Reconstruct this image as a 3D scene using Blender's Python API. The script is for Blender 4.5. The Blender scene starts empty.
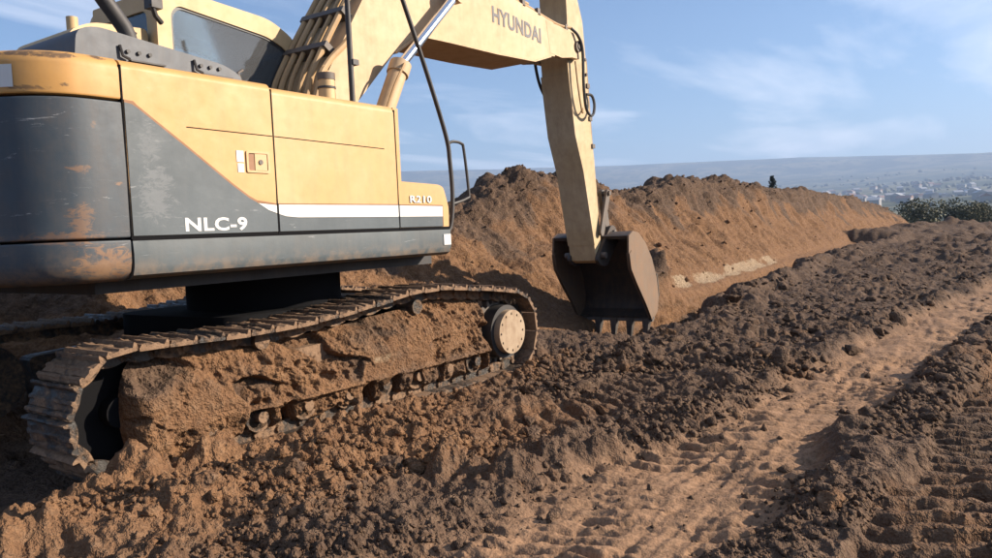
import bpy, bmesh, math, random
import numpy as np
from mathutils import Vector, Matrix

# ------------------------------------------------------------------ camera, sky, sun, exposure
SC = bpy.context.scene
COL = SC.collection
YAW, PITCH, ROLL, FPX = 0.5986, 0.0608, 0.044, 777.52
CAM = Vector((-4.2815, -5.2634, 1.3744))
cd = bpy.data.cameras.new('camera')
cam = bpy.data.objects.new('camera', cd)
COL.objects.link(cam)
cd.sensor_width = 36.0
cd.lens = 36.0 * FPX / 992.0
cd.clip_start = 0.05
cd.clip_end = 60000
_F = Vector((math.cos(YAW) * math.cos(PITCH), math.sin(YAW) * math.cos(PITCH), -math.sin(PITCH)))
_R = Vector((math.sin(YAW), -math.cos(YAW), 0))
_U = _R.cross(_F)
_c, _s = math.cos(ROLL), math.sin(ROLL)
_R2 = _R * _c - _U * _s
_U2 = _R * _s + _U * _c
cam.matrix_world = Matrix(((_R2.x, _U2.x, -_F.x, CAM.x), (_R2.y, _U2.y, -_F.y, CAM.y), (_R2.z, _U2.z, -_F.z, CAM.z), (0, 0, 0, 1)))
SC.camera = cam

SUN_EL = math.radians(23.5)
SUN_AZ = math.atan2(-0.80, 0.60)            # direction towards the sun in plan, from +X
sun_dir = Vector((math.cos(SUN_AZ) * math.cos(SUN_EL), math.sin(SUN_AZ) * math.cos(SUN_EL), math.sin(SUN_EL)))
W = bpy.data.worlds.new('World')
SC.world = W
W.use_nodes = True
wn, wl = W.node_tree.nodes, W.node_tree.links
wn.clear()
w_out = wn.new('ShaderNodeOutputWorld')
w_bg = wn.new('ShaderNodeBackground')
w_bg.inputs['Strength'].default_value = 0.075
sky = wn.new('ShaderNodeTexSky')
sky.sky_type = 'NISHITA'
sky.sun_disc = False
sky.sun_elevation = SUN_EL
sky.sun_rotation = math.atan2(sun_dir.x, sun_dir.y)
sky.altitude = 300
sky.air_density = 1.0
sky.dust_density = 1.3
sky.ozone_density = 5.0
# thin high cloud: noise on a flat cloud layer seen in perspective
tc = wn.new('ShaderNodeTexCoord')
sep = wn.new('ShaderNodeSeparateXYZ')
wl.new(tc.outputs['Generated'], sep.inputs[0])
def wmath(op, a, b=None):
    n = wn.new('ShaderNodeMath'); n.operation = op
    for i, v in enumerate((a, b)):
        if v is None: continue
        if isinstance(v, (int, float)): n.inputs[i].default_value = v
        else: wl.new(v, n.inputs[i])
    return n.outputs[0]
zc = wmath('MAXIMUM', wmath('ADD', sep.outputs['Z'], 0.05), 0.02)
cmb = wn.new('ShaderNodeCombineXYZ')
wl.new(wmath('DIVIDE', sep.outputs['X'], zc), cmb.inputs[0])
wl.new(wmath('DIVIDE', sep.outputs['Y'], zc), cmb.inputs[1])
mp = wn.new('ShaderNodeMapping')
mp.inputs['Rotation'].default_value = (0, 0, math.radians(62))
mp.inputs['Scale'].default_value = (0.30, 0.75, 1)
mp.inputs['Location'].default_value = (1.3, 0.35, 0)
wl.new(cmb.outputs[0], mp.inputs[0])
cn = wn.new('ShaderNodeTexNoise')
cn.inputs['Scale'].default_value = 1.15
cn.inputs['Detail'].default_value = 7
cn.inputs['Roughness'].default_value = 0.55
cn.inputs['Distortion'].default_value = 0.4
wl.new(mp.outputs[0], cn.inputs['Vector'])
cr = wn.new('ShaderNodeValToRGB')
cr.color_ramp.elements[0].position = 0.50
cr.color_ramp.elements[1].position = 0.72
wl.new(cn.outputs['Fac'], cr.inputs[0])
w_mix = wn.new('ShaderNodeMixRGB')
w_mix.inputs[2].default_value = (7.6, 7.9, 8.6, 1)
wl.new(wmath('MULTIPLY', cr.outputs[0], 0.8), w_mix.inputs[0])
wl.new(sky.outputs[0], w_mix.inputs[1])
wl.new(w_mix.outputs[0], w_bg.inputs[0])
wl.new(w_bg.outputs[0], w_out.inputs[0])

sd = bpy.data.lights.new('sun', 'SUN')
sd.energy = 5.0
sd.angle = math.radians(0.55)
sd.color = (1.0, 0.86, 0.70)
so = bpy.data.objects.new('sun', sd)
so.rotation_euler = sun_dir.to_track_quat('Z', 'Y').to_euler()
so.location = (0, -20, 30)
COL.objects.link(so)
SC.view_settings.view_transform = 'Standard'
SC.view_settings.look = 'None'
SC.view_settings.gamma = 1
SC.view_settings.exposure = 1.22
SC.cycles.max_bounces = 6
SC.cycles.diffuse_bounces = 1
SC.cycles.glossy_bounces = 3
SC.cycles.transmission_bounces = 6
SC.cycles.transparent_max_bounces = 8
SC.cycles.volume_bounces = 0
SC.cycles.use_denoising = True

# ------------------------------------------------------------------ numpy noise
def _h(ix, iy, seed):
    a = ix.astype(np.int32).view(np.uint32) * np.uint32(374761393)
    a += iy.astype(np.int32).view(np.uint32) * np.uint32(668265263)
    a += np.uint32((seed * 1442695041) & 0xFFFFFFFF)
    a ^= a >> np.uint32(13); a *= np.uint32(1274126177)
    a ^= a >> np.uint32(16); a *= np.uint32(2246822519)
    a ^= a >> np.uint32(15)
    return (a & np.uint32(0xFFFFFF)).astype(np.float32) * np.float32(1 / 0x1000000)
def pnoise(x, y, seed=0):
    ix, iy = np.floor(x), np.floor(y)
    fx, fy = x - ix, y - iy
    u = fx * fx * fx * (fx * (fx * 6 - 15) + 10)
    v = fy * fy * fy * (fy * (fy * 6 - 15) + 10)
    def g(dx, dy):
        a = _h(ix + dx, iy + dy, seed) * 2 * np.pi
        return np.cos(a) * (fx - dx) + np.sin(a) * (fy - dy)
    a = g(0, 0) * (1 - u) + g(1, 0) * u
    b = g(0, 1) * (1 - u) + g(1, 1) * u
    return (a * (1 - v) + b * v) * 1.5
def fbm(x, y, octv=4, seed=0, gain=0.5):
    r = np.zeros_like(x); a = 1.0; f = 1.0
    for o in range(octv):
        r += a * pnoise(x * f + 17.3 * o, y * f - 9.1 * o, seed + o * 7)
        a *= gain; f *= 2.03
    return r
def ridged(x, y, octv=3, seed=0):
    r = np.zeros_like(x); a = 1.0; f = 1.0
    for o in range(octv):
        r += a * (1 - 2 * np.abs(pnoise(x * f + 7 * o, y * f, seed + o * 5)))
        a *= 0.5; f *= 2.1
    return r
def lumps(x, y, cell, seed, dens=0.6, rmin=0.3, rmax=0.6):
    """rounded lumps of earth scattered one per cell: height in metres"""
    X, Y = x / cell, y / cell
    ix, iy = np.floor(X), np.floor(Y)
    out = np.zeros_like(X)
    for dx in (-1, 0, 1):
        for dy in (-1, 0, 1):
            jx, jy = ix + dx, iy + dy
            r = rmin + (rmax - rmin) * _h(jx, jy, seed + 3) ** 1.6
            r = np.where(_h(jx, jy, seed + 4) < dens, r, 1e-3)
            cx = jx + 0.15 + 0.7 * _h(jx, jy, seed); cy = jy + 0.15 + 0.7 * _h(jx, jy, seed + 1)
            an = _h(jx, jy, seed + 5) * 6.283
            ex = (X - cx) * np.cos(an) + (Y - cy) * np.sin(an)
            ey = -(X - cx) * np.sin(an) + (Y - cy) * np.cos(an)
            d2 = (ex * ex + ey * ey * 1.7) / (r * r)
            out = np.maximum(out, np.sqrt(np.maximum(0, 1 - d2)) * r * (0.55 + 0.45 * _h(jx, jy, seed + 6)))
    return out * cell
def sst(a, b, x):
    t = np.clip((x - a) / (b - a), 0, 1)
    return t * t * (3 - 2 * t)

# ------------------------------------------------------------------ materials
def new_mat(name):
    m = bpy.data.materials.new(name)
    m.use_nodes = True
    nt = m.node_tree
    return m, nt, nt.nodes['Principled BSDF']
class NB:
    def __init__(s, nt): s.nt = nt; s.n = nt.nodes; s.l = nt.links
    def put(s, v, inp):
        if isinstance(v, bpy.types.NodeSocket): s.l.new(v, inp)
        elif isinstance(v, tuple) and len(v) == 3 and inp.type == 'RGBA': inp.default_value = (*v, 1)
        else: inp.default_value = v
    def math(s, op, a, b=0.0, c=None, clamp=False):
        n = s.n.new('ShaderNodeMath'); n.operation = op; n.use_clamp = clamp
        s.put(a, n.inputs[0]); s.put(b, n.inputs[1])
        if c is not None: s.put(c, n.inputs[2])
        return n.outputs[0]
    def noise(s, scale, detail=4, rough=0.55, vec=None, dist=0.0):
        n = s.n.new('ShaderNodeTexNoise')
        n.inputs['Scale'].default_value = scale; n.inputs['Detail'].default_value = detail
        n.inputs['Roughness'].default_value = rough; n.inputs['Distortion'].default_value = dist
        if vec is not None: s.l.new(vec, n.inputs['Vector'])
        return n.outputs['Fac']
    def ramp(s, v, a, b):
        n = s.n.new('ShaderNodeMapRange'); n.interpolation_type = 'SMOOTHSTEP'
        s.put(v, n.inputs['Value']); n.inputs['From Min'].default_value = a; n.inputs['From Max'].default_value = b
        return n.outputs[0]
    def mix(s, f, a, b):
        n = s.n.new('ShaderNodeMixRGB'); s.put(f, n.inputs[0]); s.put(a, n.inputs[1]); s.put(b, n.inputs[2])
        return n.outputs[0]
    def coord(s, which='Object', scale=None, rot=None):
        t = s.n.new('ShaderNodeTexCoord').outputs[which]
        if scale is None: return t
        m = s.n.new('ShaderNodeMapping'); m.inputs['Scale'].default_value = scale
        if rot: m.inputs['Rotation'].default_value = rot
        s.l.new(t, m.inputs[0]); return m.outputs[0]
    def attr(s, name):
        n = s.n.new('ShaderNodeAttribute'); n.attribute_name = name; return n.outputs['Fac']
    def bump(s, h, strength, dist, bsdf, prev=None):
        n = s.n.new('ShaderNodeBump'); n.inputs['Strength'].default_value = strength; n.inputs['Distance'].default_value = dist
        s.l.new(h, n.inputs['Height'])
        s.l.new(n.outputs[0], bsdf.inputs['Normal'])

CLAY = (0.208, 0.113, 0.057); CLAY2 = (0.143, 0.076, 0.040)
DARK = (0.125, 0.079, 0.052); DARK2 = (0.076, 0.049, 0.034)
PATHC = (0.293, 0.175, 0.103)
def soil_material(name, attrs=True, dark_bias=0.0):
    m, nt, b = new_mat(name); q = NB(nt)
    P = q.coord('Object')
    n1 = q.noise(0.9, 6, 0.6, P); n2 = q.noise(7, 5, 0.62, P); n3 = q.noise(45, 2, 0.6, P)
    clay = q.mix(q.ramp(n2, 0.3, 0.72), CLAY2, CLAY)
    dark = q.mix(q.ramp(n2, 0.35, 0.7), DARK2, DARK)
    if attrs:
        so_ = q.math('ADD', q.attr('soil'), q.math('MULTIPLY', q.math('SUBTRACT', n1, 0.5), 0.9))
        so_ = q.math('ADD', so_, q.math('MULTIPLY', q.math('SUBTRACT', n2, 0.5), 0.8))
        c = q.mix(q.ramp(so_, 0.25, 0.75), clay, dark)
        pth = q.mix(q.ramp(n2, 0.3, 0.75), tuple(v * 0.82 for v in PATHC), PATHC)
        c = q.mix(q.math('MULTIPLY', q.attr('path'), q.ramp(n1, 0.15, 0.5)), c, pth)
        pale = q.mix(q.ramp(n3, 0.35, 0.7), (0.24, 0.165, 0.10), (0.34, 0.26, 0.175))
        c = q.mix(q.ramp(q.math('ADD', q.attr('pale'), q.math('MULTIPLY', q.math('SUBTRACT', n2, 0.5), 0.7)), 0.4, 0.65), c, pale)
    else:
        so_ = q.math('ADD', q.math('ADD', n1, dark_bias), q.math('MULTIPLY', q.math('SUBTRACT', n2, 0.5), 0.6))
        c = q.mix(q.ramp(so_, 0.35, 0.65), clay, dark)
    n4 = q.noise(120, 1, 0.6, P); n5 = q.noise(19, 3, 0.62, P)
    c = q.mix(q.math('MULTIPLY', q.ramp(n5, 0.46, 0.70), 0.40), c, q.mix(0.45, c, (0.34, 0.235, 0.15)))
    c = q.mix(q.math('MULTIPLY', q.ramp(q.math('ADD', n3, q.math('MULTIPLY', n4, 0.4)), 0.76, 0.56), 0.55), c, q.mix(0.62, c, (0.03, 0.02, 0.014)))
    q.put(c, b.inputs['Base Color'])
    b.inputs['Roughness'].default_value = 0.95
    b.inputs['Specular IOR Level'].default_value = 0.15
    h = q.math('ADD', q.math('ADD', q.math('MULTIPLY', n3, 0.7), q.math('MULTIPLY', n4, 0.20)), q.math('MULTIPLY', n5, 1.6))
    q.bump(h, 0.9, 0.028, b)
    if attrs:
        bn = [n_ for n_ in nt.nodes if n_.type == 'BUMP'][0]
        q.put(q.math('SUBTRACT', 0.9, q.math('MULTIPLY', q.attr('path'), 0.6)), bn.inputs['Strength'])
    return m
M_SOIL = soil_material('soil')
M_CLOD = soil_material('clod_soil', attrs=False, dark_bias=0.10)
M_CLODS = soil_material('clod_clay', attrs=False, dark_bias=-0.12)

def paint(name, col, dirt=0.25, rough=0.42, fade=None, scratch=0.0, dirt_col=(0.30, 0.19, 0.11), rust=0.0, lowdirt=None, patches=None, patch_cols=((0.20, 0.095, 0.045), (0.36, 0.20, 0.10))):
    """worn machine paint: faded patches, dust, streaks and scratches"""
    m, nt, b = new_mat(name); q = NB(nt)
    K = 0.75; col = tuple(v * K for v in col); fade = tuple(v * K for v in fade) if fade else None; dirt_col = tuple(v * K for v in dirt_col); patch_cols = tuple(tuple(v * K for v in c_) for c_ in patch_cols)
    P = q.coord('Object')
    n1 = q.noise(1.3, 5, 0.6, P); n2 = q.noise(9, 6, 0.68, P); n3 = q.noise(60, 4, 0.7, P)
    st = q.noise(3.0, 6, 0.7, q.coord('Object', (4.0, 4.0, 0.35)))
    c = q.mix(q.ramp(n1, 0.35, 0.7), col, fade or tuple(min(1, v * 1.08 + 0.02) for v in col))
    if scratch:
        sc_ = q.noise(4.0, 8, 0.78, q.coord('Object', (1.0, 1.0, 6.0), (0.3, 0.25, 0)), 0.6)
        c = q.mix(q.math('MULTIPLY', q.ramp(sc_, 0.60, 0.72), scratch), c, (0.42, 0.43, 0.44))
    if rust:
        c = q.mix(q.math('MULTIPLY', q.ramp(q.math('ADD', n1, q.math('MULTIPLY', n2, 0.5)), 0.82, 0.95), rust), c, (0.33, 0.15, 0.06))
    d = q.math('MULTIPLY', q.ramp(q.math('ADD', q.math('MULTIPLY', n2, 0.6), q.math('MULTIPLY', st, 0.6)), 0.45, 0.85), dirt)
    c = q.mix(d, c, dirt_col)
    if patches:   # scuffed and discoloured places, each at its own spot (x, z, rx, rz, amount)
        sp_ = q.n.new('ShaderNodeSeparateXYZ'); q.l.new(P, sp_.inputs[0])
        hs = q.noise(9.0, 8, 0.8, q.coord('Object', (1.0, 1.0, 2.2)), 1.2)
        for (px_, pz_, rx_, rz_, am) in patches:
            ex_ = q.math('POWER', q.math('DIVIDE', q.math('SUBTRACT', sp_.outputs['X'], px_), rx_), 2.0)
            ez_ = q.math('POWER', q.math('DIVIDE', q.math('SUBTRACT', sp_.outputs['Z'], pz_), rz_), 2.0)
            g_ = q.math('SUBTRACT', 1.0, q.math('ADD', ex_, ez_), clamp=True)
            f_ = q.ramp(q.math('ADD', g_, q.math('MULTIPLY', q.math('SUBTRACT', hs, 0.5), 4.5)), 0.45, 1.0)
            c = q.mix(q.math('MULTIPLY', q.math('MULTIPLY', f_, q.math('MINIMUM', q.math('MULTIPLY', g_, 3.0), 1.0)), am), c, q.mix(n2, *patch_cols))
    if lowdirt:   # splashed mud near the lower edge, z0..z1
        z = q.n.new('ShaderNodeSeparateXYZ'); q.l.new(P, z.inputs[0])
        f = q.math('MULTIPLY', q.math('SUBTRACT', 1.0, q.ramp(z.outputs['Z'], lowdirt[0], lowdirt[1])), q.ramp(n2, 0.38, 0.62))
        c = q.mix(q.math('MULTIPLY', f, lowdirt[2]), c, (0.26, 0.17, 0.10))
    q.put(c, b.inputs['Base Color'])
    q.put(q.math('ADD', rough, q.math('MULTIPLY', n2, 0.3)), b.inputs['Roughness'])
    q.bump(q.math('ADD', q.math('MULTIPLY', n1, 2.0), q.math('MULTIPLY', n3, 0.1)), 0.25, 0.012, b)
    return m
YEL = (0.66, 0.375, 0.125)
M_YEL = paint('yellow_paint', YEL, 0.22, 0.40, (0.69, 0.44, 0.205))
M_YELO = paint('orange_yellow_paint', (0.64, 0.335, 0.09), 0.20, 0.40, (0.67, 0.39, 0.14), scratch=0.1)
M_CAP = paint('cap_paint', (0.64, 0.335, 0.09), 0.25, 0.42, (0.67, 0.39, 0.14), scratch=0.2, patches=[(-2.25, 2.375, 0.22, 0.028, 0.9), (-1.99, 2.385, 0.06, 0.02, 0.9), (-2.30, 2.20, 0.10, 0.02, 0.7), (-2.17, 2.22, 0.03, 0.015, 0.8)], patch_cols=((0.05, 0.035, 0.025), (0.16, 0.10, 0.06)))
M_BOOM = paint('boom_paint', (0.66, 0.44, 0.235), 0.30, 0.50, (0.72, 0.53, 0.32))
M_ARM = paint('arm_paint', (0.62, 0.45, 0.24), 0.45, 0.55, (0.66, 0.51, 0.31))  # soil stains, with extra dirt standing in for shade on the arm's back
M_TAN = paint('cab_paint', (0.68, 0.47, 0.23), 0.2, 0.45)
M_GREY = paint('slate_grey_paint', (0.052, 0.074, 0.090), 0.22, 0.42, (0.082, 0.108, 0.126), scratch=0.6, dirt_col=(0.16, 0.165, 0.165), patches=[(-1.72, 1.66, 0.17, 0.24, 0.45), (-1.74, 1.95, 0.10, 0.18, 0.35)], patch_cols=((0.14, 0.155, 0.17), (0.26, 0.275, 0.29)))
M_SKIRT = paint('skirt_paint', (0.056, 0.078, 0.090), 0.26, 0.45, (0.088, 0.112, 0.125), scratch=0.45, dirt_col=(0.20, 0.175, 0.15), lowdirt=(1.2, 1.34, 0.5))
M_CW = paint('counterweight_paint', (0.042, 0.062, 0.082), 0.16, 0.42, (0.066, 0.088, 0.108), scratch=0.75, rust=0.3, lowdirt=(1.2, 1.45, 0.4), patches=[(-2.02, 1.28, 0.24, 0.15, 0.8), (-2.14, 1.50, 0.09, 0.15, 0.6), (-2.13, 1.79, 0.08, 0.035, 0.55), (-1.935, 1.72, 0.035, 0.014, 0.7), (-2.05, 2.03, 0.03, 0.03, 0.4), (-2.2, 1.44, 0.30, 0.05, 0.5)])  # brown blotches gathered around the lower corner
M_HOOD = paint('hood_paint', (0.060, 0.074, 0.095), 0.20, 0.42, (0.085, 0.10, 0.125), dirt_col=(0.30, 0.24, 0.18))
M_BLACK = paint('black_steel', (0.020, 0.020, 0.022), 0.10, 0.45)
M_WHITE = paint('white_decal', (0.80, 0.80, 0.78), 0.10, 0.45, (0.82, 0.82, 0.80))
M_ORANGE = paint('orange_line', (0.27, 0.105, 0.025), 0.1, 0.45)
M_TEXT = paint('grey_lettering', (0.13, 0.13, 0.14), 0.10, 0.5)
M_STEEL = paint('worn_steel', (0.10, 0.088, 0.078), 0.65, 0.5, (0.15, 0.13, 0.115), dirt_col=(0.22, 0.14, 0.085))
M_BUCKET = paint('bucket_steel', (0.030, 0.026, 0.024), 0.35, 0.5, (0.05, 0.04, 0.035), dirt_col=(0.20, 0.12, 0.065))
M_CHEEK = paint('bucket_cheek_steel', (0.16, 0.105, 0.068), 0.9, 0.6, (0.22, 0.145, 0.09), dirt_col=(0.27, 0.15, 0.08))
M_TOOTH = paint('tooth_steel', (0.035, 0.032, 0.03), 0.3, 0.45)
M_HUB = paint('hub_paint', (0.44, 0.32, 0.205), 0.9, 0.7, (0.50, 0.38, 0.26), dirt_col=(0.25, 0.15, 0.085))
M_PIPE = paint('pipe_paint', (0.52, 0.33, 0.15), 0.4, 0.5)
M_SHADE, _nt, _b = new_mat('shade_black'); _b.inputs['Base Color'].default_value = (0.008, 0.008, 0.009, 1); _b.inputs['Roughness'].default_value = 0.9; _b.inputs['Specular IOR Level'].default_value = 0.08  # near-black that stands in for shade in gaps and under the house
M_CHROME, _nt, _b = new_mat('chrome_rod'); _b.inputs['Metallic'].default_value = 1; _b.inputs['Roughness'].default_value = 0.18; _b.inputs['Base Color'].default_value = (0.72, 0.74, 0.78, 1)
M_RUB, _nt, _b = new_mat('rubber_hose'); _b.inputs['Base Color'].default_value = (0.018, 0.018, 0.02, 1); _b.inputs['Roughness'].default_value = 0.5
M_SEAT, _nt, _b = new_mat('seat_fabric'); _b.inputs['Base Color'].default_value = (0.03, 0.03, 0.033, 1); _b.inputs['Roughness'].default_value = 0.9
def glass_material():
    m, nt, b = new_mat('window_glass'); n = nt.nodes; l = nt.links
    n.remove(b)
    out = [x for x in n if x.type == 'OUTPUT_MATERIAL'][0]
    t = n.new('ShaderNodeBsdfTransparent'); t.inputs[0].default_value = (0.62, 0.74, 0.78, 1)
    g = n.new('ShaderNodeBsdfGlossy'); g.inputs['Roughness'].default_value = 0.04; g.inputs[0].default_value = (0.9, 0.95, 1, 1)
    df = n.new('ShaderNodeBsdfDiffuse'); df.inputs[0].default_value = (0.5, 0.5, 0.5, 1)
    f = n.new('ShaderNodeFresnel'); f.inputs[0].default_value = 1.6
    mx = n.new('ShaderNodeMixShader'); l.new(f.outputs[0], mx.inputs[0]); l.new(t.outputs[0], mx.inputs[1]); l.new(g.outputs[0], mx.inputs[2])
    mx2 = n.new('ShaderNodeMixShader'); mx2.inputs[0].default_value = 0.10; l.new(mx.outputs[0], mx2.inputs[1]); l.new(df.outputs[0], mx2.inputs[2])
    l.new(mx2.outputs[0], out.inputs['Surface'])
    return m
M_GLASS = glass_material()

# ------------------------------------------------------------------ mesh helpers
def tag(o, label=None, cat=None, group=None, kind=None):
    if label: o['label'] = label
    if cat: o['category'] = cat
    if group: o['group'] = group
    if kind: o['kind'] = kind
    return o
def empty(name, loc=(0, 0, 0), parent=None, rz=0.0):
    o = bpy.data.objects.new(name, None); o.empty_display_size = 0.2
    o.location = loc; o.rotation_euler = (0, 0, rz); COL.objects.link(o)
    if parent: o.parent = parent
    return o
def link(name, me, mat, parent=None, smooth=False):
    o = bpy.data.objects.new(name, me); COL.objects.link(o)
    if mat and not me.materials: me.materials.append(mat)
    if smooth:
        me.polygons.foreach_set('use_smooth', [True] * len(me.polygons))
    if parent: o.parent = parent
    if me.get('wn'):
        md = o.modifiers.new('weighted', 'WEIGHTED_NORMAL'); md.keep_sharp = True; md.weight = 80
    return o
def auto_smooth(me, ang=0.6):
    me.polygons.foreach_set('use_smooth', [True] * len(me.polygons))
    me.set_sharp_from_angle(angle=ang)
def np_mesh(name, V, Q, smooth=True, attrs=None):
    me = bpy.data.meshes.new(name)
    nv, nf, k = len(V), len(Q), Q.shape[1]
    me.vertices.add(nv); me.vertices.foreach_set('co', np.ascontiguousarray(V, dtype=np.float32).ravel())
    me.loops.add(nf * k); me.loops.foreach_set('vertex_index', np.ascontiguousarray(Q, dtype=np.int32).ravel())
    me.polygons.add(nf); me.polygons.foreach_set('loop_start', np.arange(0, nf * k, k, dtype=np.int32))
    me.update(calc_edges=True)
    if smooth: me.polygons.foreach_set('use_smooth', np.ones(nf, dtype=bool))
    for n, a in (attrs or {}).items():
        at = me.attributes.new(n, 'FLOAT', 'POINT'); at.data.foreach_set('value', np.ascontiguousarray(a, dtype=np.float32).ravel())
    me.validate()
    return me
def grid_quads(nr, nc, wrap=False):
    i = np.arange(nr - 1)[:, None]; j = np.arange(nc if wrap else nc - 1)[None, :]
    j2 = (j + 1) % nc
    return np.stack([i * nc + j, i * nc + j2, (i + 1) * nc + j2, (i + 1) * nc + j], -1).reshape(-1, 4)
def bm_mesh(bm, name, bevel=0.0, seg=2, smooth=True, ang=0.6):
    if bevel:
        es = [e for e in bm.edges if len(e.link_faces) == 2 and e.calc_face_angle(0) > 0.5]
        bmesh.ops.bevel(bm, geom=es, offset=bevel, segments=seg, profile=0.6, affect='EDGES', clamp_overlap=True)
    bmesh.ops.recalc_face_normals(bm, faces=bm.faces)
    me = bpy.data.meshes.new(name); bm.to_mesh(me); bm.free()
    if smooth: auto_smooth(me, ang)
    me['wn'] = 1
    return me
def add_prism(bm, pts, a, b, axis='y'):
    """polygon pts extruded from a to b; axis y: pts are (x,z); axis x: pts are (y,z); axis z: pts are (x,y)"""
    def P(p, t):
        return (p[0], t, p[1]) if axis == 'y' else ((t, p[0], p[1]) if axis == 'x' else (p[0], p[1], t))
    v0 = [bm.verts.new(P(p, a)) for p in pts]; v1 = [bm.verts.new(P(p, b)) for p in pts]
    n = len(pts)
    bm.faces.new(v0); bm.faces.new(v1[::-1])
    for i in range(n): bm.faces.new((v0[i], v0[(i + 1) % n], v1[(i + 1) % n], v1[i]))
def prism(name, pts, a, b, mat, parent, axis='y', bevel=0.01, seg=2):
    bm = bmesh.new(); add_prism(bm, pts, a, b, axis)
    return link(name, bm_mesh(bm, name, bevel, seg), mat, parent)
def add_box(bm, lo, hi):
    add_prism(bm, [(lo[0], lo[1]), (hi[0], lo[1]), (hi[0], hi[1]), (lo[0], hi[1])], lo[2], hi[2], 'z')
def box(name, lo, hi, mat, parent, bevel=0.008, seg=2):
    bm = bmesh.new(); add_box(bm, lo, hi)
    return link(name, bm_mesh(bm, name, bevel, seg), mat, parent)
def add_tube(bm, pts, r, n=10, cap=True):
    pts = [Vector(p) for p in pts]; rs = r if isinstance(r, (list, tuple)) else [r] * len(pts)
    rings = []; up = None
    for i, p in enumerate(pts):
        t = (pts[min(i + 1, len(pts) - 1)] - pts[max(i - 1, 0)]).normalized()
        if up is None:
            up = Vector((0, 0, 1)) if abs(t.z) < 0.9 else Vector((1, 0, 0))
        s = t.cross(up).normalized(); up = s.cross(t).normalized()
        rings.append([bm.verts.new(p + (s * math.cos(k * 2 * math.pi / n) + up * math.sin(k * 2 * math.pi / n)) * rs[i]) for k in range(n)])
    for a, b in zip(rings, rings[1:]):
        for k in range(n): bm.faces.new((a[k], a[(k + 1) % n], b[(k + 1) % n], b[k]))
    if cap:
        bm.faces.new(rings[0]); bm.faces.new(rings[-1])
def tube(name, pts, r, mat, parent, n=10, ang=0.7):
    bm = bmesh.new(); add_tube(bm, pts, r, n)
    return link(name, bm_mesh(bm, name, 0, ang=ang), mat, parent)
def smooth_path(pts, k=6):
    P = [Vector(p) for p in pts]; out = []
    for i in range(len(P) - 1):
        p0, p1, p2, p3 = P[max(i - 1, 0)], P[i], P[i + 1], P[min(i + 2, len(P) - 1)]
        for j in range(k):
            t = j / k
            out.append(0.5 * ((2 * p1) + (p2 - p0) * t + (2 * p0 - 5 * p1 + 4 * p2 - p3) * t * t + (3 * p1 - p0 - 3 * p2 + p3) * t ** 3))
    out.append(P[-1]); return out
def rpoly(pts, rad, k=5):
    """rounded polygon; rad: one radius or one per corner"""
    n = len(pts); out = []
    rr = rad if isinstance(rad, (list, tuple)) else [rad] * n
    for i in range(n):
        p = Vector(pts[i]); a = (Vector(pts[i - 1]) - p); b = (Vector(pts[(i + 1) % n]) - p)
        r = min(rr[i], a.length * 0.48, b.length * 0.48)
        p1 = p + a.normalized() * r; p2 = p + b.normalized() * r
        for j in range(k + 1):
            t = j / k
            out.append(tuple(p1 * (1 - t) ** 2 + p * 2 * t * (1 - t) + p2 * t * t))
    return out
def ring_plate(name, outer, inner, a, b, mat, parent, axis='y', bevel=0.0):
    bm = bmesh.new(); n = len(outer)
    def P(p, t):
        return (p[0], t, p[1]) if axis == 'y' else ((t, p[0], p[1]) if axis == 'x' else (p[0], p[1], t))
    L = [[bm.verts.new(P(p, t)) for p in ring] for ring in (outer, inner) for t in (a, b)]
    o0, o1, i0, i1 = L
    for k in range(n):
        m = (k + 1) % n
        bm.faces.new((o0[k], o0[m], i0[m], i0[k])); bm.faces.new((o1[k], i1[k], i1[m], o1[m]))
        bm.faces.new((o0[k], o1[k], o1[m], o0[m])); bm.faces.new((i0[k], i0[m], i1[m], i1[k]))
    return link(name, bm_mesh(bm, name, bevel), mat, parent)
def text_mesh(name, s, mat, parent, x, z, y, height, width, slope=0.0, bold=0.0, thick=0.0015, shear=0.0):
    cu = bpy.data.curves.new('tmp_text', 'FONT'); cu.body = s; cu.size = 1.0; cu.offset = bold; cu.extrude = 0.5; cu.resolution_u = 3; cu.shear = shear; cu.space_character = 1.06
    o = bpy.data.objects.new('tmp_text', cu); COL.objects.link(o)
    dg = bpy.context.evaluated_depsgraph_get()
    me = bpy.data.meshes.new_from_object(o.evaluated_get(dg))
    bpy.data.objects.remove(o); bpy.data.curves.remove(cu)
    nv = len(me.vertices); co = np.zeros(nv * 3, np.float32); me.vertices.foreach_get('co', co); co = co.reshape(-1, 3)
    lo, hi = co.min(0), co.max(0)
    u = (co[:, 0] - lo[0]) / (hi[0] - lo[0]) * width; v = (co[:, 1] - lo[1]) / (hi[1] - lo[1]) * height
    V = np.stack([x + u, y - thick * (co[:, 2] > 0), z + v + u * slope], -1).astype(np.float32)
    me.vertices.foreach_set('co', V.ravel()); me.update()
    me.materials.clear()
    return link(name, me, mat, parent)

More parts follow.
